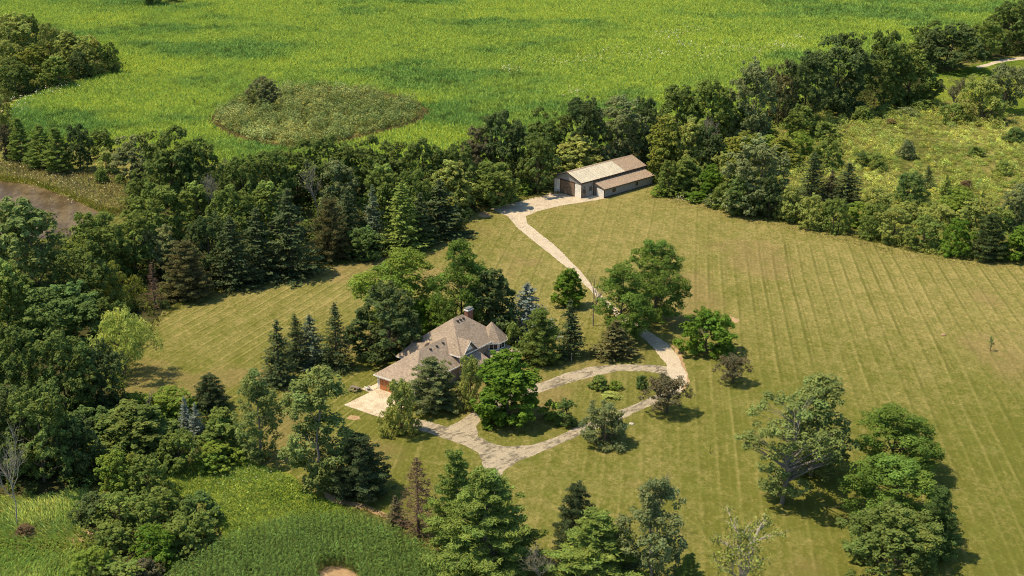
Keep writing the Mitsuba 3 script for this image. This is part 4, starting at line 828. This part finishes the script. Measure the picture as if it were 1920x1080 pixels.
 ("border_bush", "thicket", "bright", 1306, 382, 358, 44, "second low bush of the right border, bright green", {"cat": "shrub"}),
 ("border_bush", "thicket", "grey", 1338, 390, 364, 40, "third low bush of the right border, greyish", {"cat": "shrub"}),
 ("border_bush", "thicket", "olive", 1478, 420, 348, 66, "yellowish bush right of the low dark trees on the lawn border", {"cat": "shrub"}),
 ("border_bush", "thicket", "olive", 1520, 432, 362, 68, "olive bush in front of the taller dark spruce", {"cat": "shrub"}),
 ("border_bush", "thicket", "mid", 1562, 442, 370, 62, "green bush between the fronts of the two dark spruces", {"cat": "shrub"}),
 ("border_bush", "thicket", "lime", 1606, 432, 378, 66, "light yellow green bush in front of the shorter dark spruce", {"cat": "shrub"}),
 ("border_bush", "thicket", "mid", 1626, 452, 402, 48, "dark little bush on the lawn edge right of the spruces", {"cat": "shrub"}),
 ("border_bush", "thicket", "olive", 1672, 460, 386, 76, "broad olive bush in the middle of the border", {"cat": "shrub"}),
 ("border_bush", "thicket", "mid", 1732, 474, 402, 72, "broad green bush left of the dark evergreen of the border", {"cat": "shrub"}),
 ("border_bush", "thicket", "bright", 1790, 486, 408, 72, "bright green bush touching the dark evergreen of the border", {"cat": "shrub"}),
 ("border_bush", "thicket", "olive", 1700, 425, 376, 60, "olive bush behind the middle of the border", {"cat": "shrub"}),
 ("border_bush", "thicket", "olive", 1760, 432, 380, 70, "yellowish bush in the second row of the border", {"cat": "shrub"}),
 ("border_tree", "dense_pine", "dark", 1852, 494, 400, 66, "dark evergreen at the right end of the lawn border", {"var": 1}),
 ("border_tree", "maple", "bright", 1908, 494, 424, 62, "bright green small tree at the right edge beside the dark evergreen", {"var": 0}),
 ("border_tree", "oak", "grey", 1902, 430, 342, 60, "grey dull tree at the right edge above the bright green one", {"var": 1}),
 ("border_bush", "thicket", "olive", 1828, 440, 372, 76, "olive bush behind the dark evergreen", {"cat": "shrub"}),
 ("border_bush", "thicket", "mid", 1300, 362, 312, 60, "green bush filling the gap behind the bright upright tree", {"cat": "shrub"}),
 ("border_bush", "thicket", "mid", 1362, 398, 340, 60, "rounded green bush on the lawn edge left of the broad grey green tree", {"cat": "shrub"}),
 ("border_bush", "thicket", "olive", 1350, 350, 285, 70, "olive bush behind the bright upright tree near the barn", {"cat": "shrub"}),
 ("border_bush", "thicket", "lime", 1425, 300, 250, 84, "yellowish bush rising behind the broad grey green tree", {"cat": "shrub"}),
 ("border_bush", "thicket", "lime", 1500, 300, 246, 70, "yellowish bush behind the taller dark spruce", {"cat": "shrub"}),
 ("border_bush", "thicket", "mid", 1550, 322, 262, 64, "green bush above the faded spruce", {"cat": "shrub"}),
 ("border_bush", "thicket", "olive", 1645, 410, 350, 70, "olive bush right behind the shorter dark spruce", {"cat": "shrub"}),
 ("border_bush", "thicket", "mid", 1640, 440, 380, 60, "green bush of the second row above the dark little bush", {"cat": "shrub"}),
 ("border_bush", "thicket", "lime", 1800, 405, 350, 80, "yellow green bush above the right end of the border", {"cat": "shrub"}),
 ("border_bush", "thicket", "mid", 1870, 440, 385, 60, "green bush between the dark evergreen and the grey dull tree", {"cat": "shrub"}),
 ("border_tree", "oak", "mid", 1365, 268, 196, 80, "mid green tree filling the gap left of the greyish oak with a tall crown", {"var": 0}),
 ("border_tree", "oak", "mid", 1500, 262, 196, 60, "green tree in front of the dark oak in the middle of the right belt", {"var": 0}),
 # shrubs scattered through the right meadow
 ("shrub", "thicket", "deep", 1704, 388, 322, 66, "dark round shrub in the middle of the right meadow", {}),
 ("shrub", "slim_spruce", "spruce", 1738, 352, 310, 24, "small dark cone tree right behind the dark round shrub", {}),
 ("shrub", "slim_spruce", "needle", 1772, 372, 326, 28, "small green cone tree right of the dark round shrub", {}),
 ("shrub", "shrub", "mid", 1545, 268, 228, 54, "green shrub below the largest oaks, left part of the meadow", {}),
 ("shrub", "shrub", "mid", 1618, 230, 198, 38, "single green shrub between the oaks and the meadow", {}),
 ("shrub", "shrub", "rust", 1672, 234, 222, 26, "low brown shrub in the upper meadow", {}),
 ("shrub", "shrub", "mid", 1640, 322, 284, 46, "green shrub above the shorter dark spruce", {}),
 ("shrub", "shrub", "deep", 1612, 318, 282, 34, "dark shrub close above the shorter dark spruce", {}),
 ("shrub", "shrub", "grey", 1698, 300, 262, 34, "greyish upright shrub in the centre of the upper meadow", {}),
 ("shrub", "shrub", "mid", 1728, 212, 186, 44, "green shrub at the foot of the light green full tree", {}),
 ("shrub", "shrub", "mid", 1660, 216, 196, 40, "green shrub under the dark oaks of the right belt", {}),
 ("shrub", "shrub", "grey", 1700, 220, 200, 44, "grey green shrub below the light green full tree", {}),
 ("shrub", "shrub", "mid", 1784, 236, 192, 60, "green shrub below the pale twiggy small tree", {}),
 ("shrub", "shrub", "mid", 1828, 296, 274, 30, "green shrub at the right in the upper meadow", {}),
 ("shrub", "shrub", "deep", 1902, 270, 238, 40, "dark shrub at the right edge of the meadow", {}),
 ("shrub", "shrub", "mid", 1880, 330, 300, 40, "green shrub at the right edge above the border", {}),
 ("shrub", "slim_spruce", "deep", 1842, 374, 356, 10, "tiny dark cone tree above the border's right end", {}),
 ("shrub", "shrub", "lime", 1492, 262, 232, 50, "light shrub below the dark oaks in the middle of the right belt", {}),
 ("shrub", "shrub", "mid", 1420, 262, 222, 60, "dark shrub under the greyish oak with a tall crown", {}),
 ("shrub", "shrub", "rust", 1812, 356, 338, 26, "reddish brown low shrub right of the small green cone tree", {}),
 # top left wood, the near bank of the pond and the scrub island
 ("field_tree", "oak", "olive", 22, 118, 24, 90, "olive tree at the top of the upper left wood", {"var": 0}),
 ("field_tree", "oak", "oak", 58, 95, 26, 48, "dark tree on the top edge of the upper left wood", {"var": 1}),
 ("field_tree", "oak", "olive", 96, 120, 42, 44, "tall olive tree second along the top of the upper left wood", {"var": 2}),
 ("field_tree", "maple", "olive", 134, 132, 56, 60, "olive rounded tree in the middle of the upper left wood", {"var": 0}),
 ("field_tree", "maple", "olive", 172, 145, 66, 60, "olive rounded tree right of the middle of the upper left wood", {"var": 1}),
 ("field_tree", "oak", "oak", 212, 140, 78, 30, "dark narrow tree at the right tip of the upper left wood", {"var": 3}),
 ("field_tree", "oak", "yellow", 68, 152, 82, 58, "yellowish tree in the heart of the upper left wood", {"var": 1}),
 ("field_tree", "oak", "olive", 20, 150, 74, 62, "olive tree at the left edge of the upper left wood", {"var": 2}),
 ("field_tree", "oak", "oak", 30, 178, 108, 70, "green tree at the lower left of the upper left wood", {"var": 0}),
 ("field_tree", "oak", "mid", 110, 166, 104, 60, "green tree at the lower edge of the upper left wood", {"var": 3}),
 ("field_tree", "oak", "dark", 152, 152, 96, 44, "dark tree in the shade of the upper left wood", {"var": 1}),
 ("shrub", "shrub", "olive", 72, 168, 146, 26, "yellow green shrub at the lower edge of the upper left wood", {}),
 ("field_tree", "oak", "oak", 282, 12, -46, 50, "dark crown cut by the top edge of the picture", {"var": 1}),
 ("field_tree", "shrub", "olive", 322, 8, -14, 44, "low olive bush cut by the top edge of the picture", {"cat": "shrub"}),
 ("field_tree", "oak", "olive", 6, 262, 172, 44, "olive tree alone at the left edge above the pines", {"var": 0}),
 ("bank_pine", "pine", "needle", 42, 305, 220, 50, "leftmost pine of the group on the far bank of the pond", {"var": 1}),
 ("bank_pine", "pine", "needle", 82, 318, 232, 62, "second pine from the left on the far bank of the pond", {"var": 0}),
 ("bank_pine", "pine", "needle", 112, 328, 238, 56, "front pine of the group on the far bank of the pond", {"var": 2}),
 ("bank_tree", "oak", "dark", 152, 322, 231, 54, "dark round tree right of the pines on the far bank", {"var": 3}),
 ("bank_tree", "oak", "oak", 192, 300, 242, 52, "green round tree at the right end of the far bank's group", {"var": 1}),
 ("bank_tree", "oak", "drab", 12, 300, 232, 40, "brownish tree at the left edge beside the pines", {"var": 2}),
 ("shrub", "shrub", "olive", 200, 330, 276, 40, "yellow green shrub below the green round tree on the far bank", {}),
 ("shrub", "shrub", "mid", 192, 345, 314, 26, "dark little shrub on the dry pond bank", {}),
 ("shrub", "shrub", "mid", 225, 345, 326, 22, "small green shrub on the dry pond bank left of the small dark oak", {}),
 ("island_tree", "round", "sage", 497, 206, 143, 62, "lone grey green tree on the scrub island in the field", {"var": 0}),
]
for name, kind, pal, x, bottom, top, w, label, o in ROWS:
    plant(name, kind, pal, x, bottom, top, w, label, **o)
GROUPS = {"oak_tree": "oaks of the tree belts", "spruce_tree": "dark spruces", "woodland_tree": "trees of the left woods", "thicket_bush": "bushes of the thicket", "border_bush": "bushes along the right border of the lawn", "border_tree": "trees along the right border of the lawn",
          "field_tree": "trees of the upper left wood", "honey_locust": "feathery honey locusts", "white_pine": "white pines at the bottom", "small_blue_spruce": "two small silvery spruces", "garden_shrub": "shrubs inside the island", "bank_pine": "pines on the pond's far bank",
          "shrub": "shrubs of the meadows", "bright_bush": "bright bushes", "yellow_tree": "yellow green trees right of the barn", "poplar_tree": "loose poplars", "dead_tree": "dead trees", "maple_tree": "maples by the house"}
for kk, vv in labels.items():
    g = GROUPS.get(kk[:-4] if kk[-4:-3] == "_" and kk[-3:].isdigit() else kk)
    if g and vv.get("category"): vv["group"] = g

# ------------------------------------------------------------------ plants nobody could count
def scatter(pg, density, rng, cap=None):
    """Random points in a polygon, density per square metre."""
    x0, y0, x1, y1 = pg.bounds; n = int((x1 - x0) * (y1 - y0) * density)
    p = np.c_[rng.uniform(x0, x1, n), rng.uniform(y0, y1, n)]
    p = p[shapely.contains_xy(pg, p[:, 0], p[:, 1])]
    return p if cap is None or len(p) <= cap else p[rng.permutation(len(p))[:cap]]
def n2(p, s, seed=0, oct=3): return meshkit.fbm(np.c_[p[:, 0] * s, p[:, 1] * s * 1.0, np.zeros(len(p))], oct, seed)
def stuff(key, v, f, c, label, cat=None):
    key = numbered(key); scene[key] = {**colored((v, f), c), "bsdf": {"type": "ref", "id": "leaf"}}
    say(key, label, kind="stuff")
def blades(p, h, w, rng, lean=.4, wind=None):
    """Upright leaf blades, one per point, bent over a little."""
    n = len(p); a = rng.random(n) * 2 * np.pi; t = np.c_[np.cos(a), np.sin(a), np.zeros(n)]
    L = rng.normal(size=(n, 2)) * lean
    if wind is not None: L = L + wind
    up = np.c_[L, np.ones(n)] ; up = unit(up) * h[:, None]
    b = np.c_[p, np.zeros(n)]; w = np.asarray(w).reshape(-1, 1) * np.ones((n, 1)); s = np.c_[L, np.zeros(n)] * h[:, None] * .12
    m = b + up * .55 - s
    v = np.stack([b, m + t * w, b + up, m - t * w], 1).reshape(-1, 3); i = np.arange(n)[:, None] * 4
    return v, np.vstack([i + [0, 1, 2], i + [0, 2, 3]])
def tone(rgb, n, rng, spread=.18, warm=.06):
    a = np.exp(rng.normal(size=n) * spread); w = rng.normal(size=n) * warm
    return np.asarray(rgb) * a[:, None] * np.c_[1 + w, np.ones(n), 1 - w]

# the green field: tall plants, in drifts of darker broad leaved ones
rng = np.random.default_rng(5)
fp = MARSH.difference(ISLAND.buffer(.5))
p = scatter(fp, 6.0, rng)
p = p[rng.random(len(p)) < np.clip(1.15 - (p[:, 1] - 330) / 520, .5, 1)]
d = meshkit.fbm(np.c_[p[:, 0] * .030, p[:, 1] * .036, p[:, 0] * 0], 4, 3); d2 = meshkit.fbm(np.c_[p[:, 0] * .05, p[:, 1] * .06, p[:, 0] * 0], 3, 8)
k = np.clip((d * .72 + d2 * .28 - .485) * 5.5, 0, 1)
k = np.where(rng.random(len(p)) < .05, 1 - k, k)
hn = .75 + .5 * meshkit.fbm(np.c_[p[:, 0] * .12, p[:, 1] * .12, p[:, 0] * 0], 2, 4)
h = (1.05 + .75 * rng.random(len(p)) ** 2 + .35 * k) * hn
v, f = blades(p, h, .13 + .05 * rng.random(len(p)) + .08 * k, rng, .75)
c = (np.array([.45, .57, .104]) * (1 - k[:, None]) + np.array([.25, .41, .10]) * k[:, None])
gold = np.clip((meshkit.fbm(np.c_[p[:, 0] * .02, p[:, 1] * .03, p[:, 0] * 0], 3, 21) - .5) * 6, 0, 1)[:, None] * (1 - k[:, None])
c = c * (1 - .22 * gold) + np.array([.66, .74, .10]) * .22 * gold
fine_ = meshkit.noise(np.c_[p[:, 0] * .55, p[:, 1] * .40, p[:, 0] * 0], 33)[:, None]
c = c * (1 - np.clip((fine_ - .60) * 2.2, 0, .42) * (.25 + .75 * k[:, None])) * tone((1, 1, 1), len(p), rng, .06, .03)
stuff("marsh_plants", v, f, np.repeat(c, 4, 0), "tall bright green marsh growth covering the upper field in darker and lighter drifts")

# white flower heads among it and in the right meadow
def flowers(spots, n, key, label, h=1.4, size=.17, rgb=(.62, .60, .50)):
    q = []
    for x, y, r in spots:
        g = at(x, y)[:2]; q.append(g + rng.normal(size=(n, 2)) * [r, r * 1.6])
    q = np.vstack(q); m = len(q)
    v, f = kites(np.c_[q, h * (.8 + .4 * rng.random(m))], unit(np.c_[rng.normal(size=(m, 2)) * .35, np.ones(m)]), size * (.6 + .9 * rng.random(m)), rng, .9)
    stuff(key, v, f, np.repeat(tone(rgb, m, rng, .15, .03), 4, 0), label)
flowers([(1248, 76, 4), (1262, 68, 3), (1240, 108, 2.5), (1190, 112, 4), (1150, 105, 4), (1290, 90, 3), (1360, 95, 4), (1410, 98, 3), (1455, 92, 3), (1480, 92, 2), (1080, 178, 2), (1035, 120, 4), (955, 138, 2), (1100, 118, 3), (1320, 108, 4), (1300, 60, 4), (1500, 75, 3), (40, 195, 3), (28, 215, 3), (120, 168, 4), (90, 178, 3)], 46,
        "white_flowers", "pale flower heads scattered in the upper green field", 1.5, .20)

# scrub island
ip = ISLAND.buffer(-1.5)
def scrubs(pg, density, rad, per, ls, pal, rng, key, label, zr=.75, hvar=.4, jitter=.22):
    q = scatter(pg, density, rng); n = len(q); r = rad * (.6 + .9 * rng.random(n) ** 2) * (1 - hvar / 2 + hvar * n2(q, .12, 5))
    cs = np.c_[q, r * zr * .75]
    pp, nn, ss, wh = tufts(cs, r, per, ls, rng, zr, .6, .4); pp[:, 2] = np.abs(pp[:, 2]) + .03
    v, f = kites(pp, nn, ss, rng)
    mixn = n2(q, .06, 9)[:, None] + rng.normal(size=(n, 1)) * .16; w = np.clip((mixn - .3) * 2.2, 0, 1)
    c = np.array(pal[0]) * (1 - w) + np.array(pal[1]) * w
    c = c * tone((1, 1, 1), n, rng, jitter, .07); c = c[wh] * tone((1, 1, 1), len(wh), rng, .14, .05)
    stuff(key, v, f, np.repeat(c, 4, 0), label)
ent("island_ground", sheet(ISLAND.buffer(1.2), .007, .8, 2, 4), "rough_ground"); say("island_ground", "dry ground of the scrub island", kind="structure")
scrubs(ip, .27, 1.55, 84, .25, [(.17, .23, .075), (.42, .46, .16)], rng, "island_scrub", "grey green low scrub filling the oval island in the field", 1.1, .8, .15)
q = scatter(ISLAND.buffer(1.8).difference(ip.buffer(-1.5)), 9, rng); v, f = blades(q, .5 + .5 * rng.random(len(q)), .12, rng, .6)
stuff("dry_grass", v, f, np.repeat(tone((.30, .25, .11), len(q), rng), 4, 0), "rim of tan dry grass round the scrub island")

# right meadow: goldenrod and brush
MEADOW = poly([(1232, 352), (1240, 250), (1330, 250), (1460, 238), (1560, 205), (1660, 190), (1745, 185), (1830, 205), (1930, 225), (2060, 240), (2100, 500), (1945, 486), (1880, 486), (1800, 484), (1720, 472), (1640, 452), (1560, 434), (1480, 416), (1400, 403), (1330, 381), (1252, 366)])
scrubs(MEADOW, .22, 1.2, 84, .135, [(.30, .38, .08), (.58, .63, .16)], rng, "meadow_brush", "yellow green tangle of goldenrod and low brush in the right meadow", .75, .4, .16)
flowers([(1745, 300, 5), (1720, 270, 5), (1780, 262, 5), (1690, 345, 4), (1760, 350, 2.5), (1630, 340, 4), (1600, 250, 5), (1720, 240, 6), (1800, 285, 6), (1850, 300, 6), (1660, 255, 5), (1900, 350, 5)], 70, "white_flowers", "cream flower heads in patches through the right meadow", 1.0, .12, (.46, .45, .28))
flowers([(1275, 378, .8), (1292, 381, .7), (1330, 386, .5), (1345, 388, .5)], 22, "white_flowers", "few white flowers among the low bushes next to the barn", 1.0, .14)

# undergrowth under the woods and belts
UNDER = [poly([(230, 345), (330, 300), (480, 330), (600, 325), (880, 330), (1000, 300), (1120, 275), (1230, 255), (1240, 350), (1140, 330), (1040, 350), (995, 366), (950, 380), (918, 388), (880, 405), (860, 440), (770, 465), (690, 482), (610, 494), (545, 517), (480, 534), (400, 542), (340, 566), (298, 596), (225, 500), (238, 410)]),
         poly([(-60, 430), (60, 455), (140, 452), (200, 440), (235, 470), (298, 596), (225, 700), (228, 735), (250, 752), (330, 768), (395, 800), (420, 845), (330, 880), (300, 900), (170, 915), (60, 935), (-70, 930)]),
         poly([(1240, 250), (1330, 235), (1450, 210), (1560, 160), (1680, 95), (1735, 90), (1740, 190), (1560, 205), (1460, 238), (1330, 262)]),
         poly([(-120, 20), (40, 40), (120, 70), (200, 105), (235, 128), (170, 146), (90, 166), (28, 190), (-20, 200)]), poly([(1790, 70), (2050, 30), (2050, 100), (1870, 108), (1800, 122)]),
         poly([(150, 960), (240, 930), (330, 940), (410, 1000), (400, 1050), (330, 1075), (180, 1100), (160, 1040)])]
up_ = shapely.union_all(UNDER)
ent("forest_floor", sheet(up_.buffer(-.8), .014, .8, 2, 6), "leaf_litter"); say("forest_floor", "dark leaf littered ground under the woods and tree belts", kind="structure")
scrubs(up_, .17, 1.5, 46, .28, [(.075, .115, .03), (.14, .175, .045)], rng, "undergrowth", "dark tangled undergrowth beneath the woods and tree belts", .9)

# banks, rough meadows and tall grass, as blades
def grass(pts, density, hgt, width, pal, key, label, lean=.5, wind=0.0, scale=.12, base=None):
    pg = pts if isinstance(pts, sg.base.BaseGeometry) else poly(pts); q = scatter(pg, density, rng); n = len(q)
    w = None
    if wind: a = 6.3 * n2(q, .05, 13, 2) * 1.6; w = wind * np.c_[np.cos(a), np.sin(a)]
    m = np.clip((n2(q, scale, 31) - .3) * 2.4 + rng.normal(size=n) * .15, 0, 1)[:, None]
    v, f = blades(q, hgt * (.5 + .8 * rng.random(n)) * (.7 + .6 * n2(q, .25, 3)), width * (.6 + .8 * rng.random(n)), rng, lean, w)
    c = (np.array(pal[0]) * (1 - m) + np.array(pal[1]) * m) * tone((1, 1, 1), n, rng, .2, .06)
    stuff(key, v, f, np.repeat(c, 4, 0), label)
BANK = poly([(-120, 296), (40, 306), (100, 325), (180, 318), (240, 340), (250, 410), (200, 402), (130, 366), (60, 343), (-120, 322)])
grass(BANK, 5, .9, .12, [(.235, .205, .085), (.315, .275, .125)], "bank_grass", "dry tan grass with pale flowers on the far bank of the pond")
grass([(-120, 318), (60, 338), (130, 360), (200, 392), (230, 396), (205, 410), (196, 403), (125, 370), (60, 347), (-120, 330)], 9, 1.0, .12, [(.19, .215, .03), (.27, .27, .045)], "bank_grass", "bright green rushes along the water's edge of the pond")
flowers([(50, 318, 4), (90, 340, 3), (120, 352, 3), (20, 310, 4), (150, 370, 3), (175, 355, 4)], 60, "white_flowers", "cream flower heads in the dry bank grass of the pond", .9, .15, (.52, .48, .30))
grass([(-60, 925), (60, 935), (170, 915), (150, 950), (150, 990), (180, 1020), (160, 1060), (170, 1120), (-60, 1120)], 26, .85, .085, [(.30, .43, .10), (.48, .56, .15)], "tall_grass", "lush wind combed green grass in the bottom left corner", .35, .9)
MEADOW_PATCH = [(290, 905), (330, 876), (425, 838), (470, 866), (548, 890), (596, 932), (650, 952), (720, 985), (640, 1000), (520, 1000), (440, 1030), (400, 1050), (415, 1000), (395, 950), (330, 930)]
ent("meadow", sheet(MEADOW_PATCH, .020, .5, 1.2, 3), "field_ground"); say("meadow", "green meadow ground between the thicket and the corn", kind="structure")
grass([(300, 900), (330, 880), (425, 842), (470, 868), (545, 892), (590, 932), (640, 948), (690, 962), (640, 978), (520, 985), (440, 1010), (408, 1040), (420, 1000), (400, 950), (330, 930)], 32, .45, .08, [(.185, .30, .06), (.33, .43, .10)], "meadow_weeds", "bright weedy meadow between the thicket and the tall poplar", .55, .3)
scrubs(poly([(310, 900), (425, 850), (470, 870), (545, 895), (600, 940), (640, 965), (520, 980), (430, 1000), (400, 950), (330, 930)]), .22, .42, 30, .10, [(.19, .29, .055), (.36, .43, .10)], rng, "meadow_weeds", "leafy weed clumps in the meadow above the corn", .7)
flowers([(385, 880, 1), (420, 895, 1.5), (470, 900, 2), (440, 915, 2), (500, 895, 2)], 20, "white_flowers", "tiny pale flowers in the weedy meadow above the corn", .8, .07)
grass([(640, 945), (700, 955), (760, 985), (830, 1035), (900, 1085), (890, 1110), (800, 1060), (740, 1000), (660, 972)], 16, .45, .09, [(.23, .19, .075), (.20, .20, .055)], "dry_grass", "tan dry grass strip between the corn and the lawn")
grass([(295, 1090), (330, 1072), (400, 1040), (440, 1012), (430, 1035), (380, 1070), (320, 1115)], 18, .5, .09, [(.27, .22, .09), (.20, .19, .055)], "dry_grass", "dry strip between the thicket and the corn")
EDGE = LAWN.boundary.buffer(1.4).difference(LAWN.buffer(-.5)).intersection(poly([(-60, 330), (2100, 330), (2100, 800), (-60, 800)]))
grass(EDGE, 7, .55, .11, [(.11, .13, .028), (.22, .20, .06)], "edge_grass", "uncut grass along the edges of the mown lawn")
RIM = LAWN.boundary.buffer(4.2).intersection(LAWN).difference(LAWN.boundary.buffer(1.0)).intersection(poly([(1225, 345), (2100, 345), (2100, 520), (1225, 520)]))
grass(RIM, 5, .28, .12, [(.26, .225, .08), (.29, .25, .085)], "edge_grass", "ridge of longer pale cut grass along the right border of the lawn", .9)

# corn at the bottom edge, in rows
CORN = poly([(330, 1085), (400, 1048), (440, 1022), (500, 1000), (560, 988), (630, 984), (690, 990), (735, 1006), (790, 1040), (850, 1080), (900, 1140), (300, 1140)])
CORN = CORN.difference(poly([(596, 1074), (612, 1066), (640, 1066), (660, 1074), (676, 1086), (690, 1140), (590, 1140)]))
x0, y0, x1, y1 = CORN.bounds; a = math.radians(100); gx, gy = np.meshgrid(np.arange(-60, 60, .76), np.arange(-60, 60, .27)); cx, cy = (x0 + x1) / 2, (y0 + y1) / 2
q = np.c_[cx + gx.ravel() * math.sin(a) + gy.ravel() * math.cos(a), cy - gx.ravel() * math.cos(a) + gy.ravel() * math.sin(a)]; q += rng.normal(size=q.shape) * .05
q = q[shapely.contains_xy(CORN, q[:, 0], q[:, 1])]; n = len(q)
def corn_plant(s):
    r = np.random.default_rng(s); parts, H = [], 2.3
    parts.append((np.array([[-.016, 0, 0], [.016, 0, 0], [.01, .01, H], [-.01, .01, H]]), np.array([[0, 1, 2], [0, 2, 3]])))
    for i in range(10):
        a_ = i * 2.4 + r.normal() * .5; z = .45 + i * .185; L = .62 + .22 * math.sin(i / 9 * 3.1) + .1 * r.normal(); e = np.array([math.cos(a_), math.sin(a_), 0]); b_ = np.array([-e[1], e[0], 0]) * .045
        pts = [np.array([0, 0, z]) + e * L * t + np.array([0, 0, L * (1.75 * t - 1.45 * t * t)]) for t in (0, .35, .7, 1)]
        vv = np.array([pts[0], pts[1] + b_, pts[1] - b_, pts[2] + b_ * .8, pts[2] - b_ * .8, pts[3]]); parts.append((vv, np.array([[0, 1, 2], [1, 3, 4], [1, 4, 2], [3, 5, 4]])))
    for j in range(4):
        d_ = np.array([r.normal() * .09, r.normal() * .09, .26]); parts.append((np.array([[-.012, 0, H - .05], [.012, 0, H - .05], [d_[0], d_[1], H + d_[2]]]), np.array([[0, 1, 2]])))
    v_, f_ = join(parts); return v_, f_
protos = [corn_plant(s) for s in range(6)]
vs, fs, o = [], [], 0
for i in range(n):
    v_, f_ = protos[i % 6]; th = rng.random() * 6.3; c_, s_ = math.cos(th), math.sin(th); sc = (.86 + .26 * rng.random())
    vv = np.c_[v_[:, 0] * c_ - v_[:, 1] * s_, v_[:, 0] * s_ + v_[:, 1] * c_, v_[:, 2]] * sc + [q[i, 0], q[i, 1], 0]; vs.append(vv); fs.append(f_ + o); o += len(vv)
v, f = np.vstack(vs), np.vstack(fs)
c = np.repeat(tone((.130, .215, .055), n, rng, .30, .05), len(protos[0][0]), 0)
tip = np.tile(np.arange(len(protos[0][0])) >= len(protos[0][0]) - 12, n); c[tip] = (.23, .20, .09)
stuff("corn", v, f, c, "rows of tall dark green corn at the bottom edge")
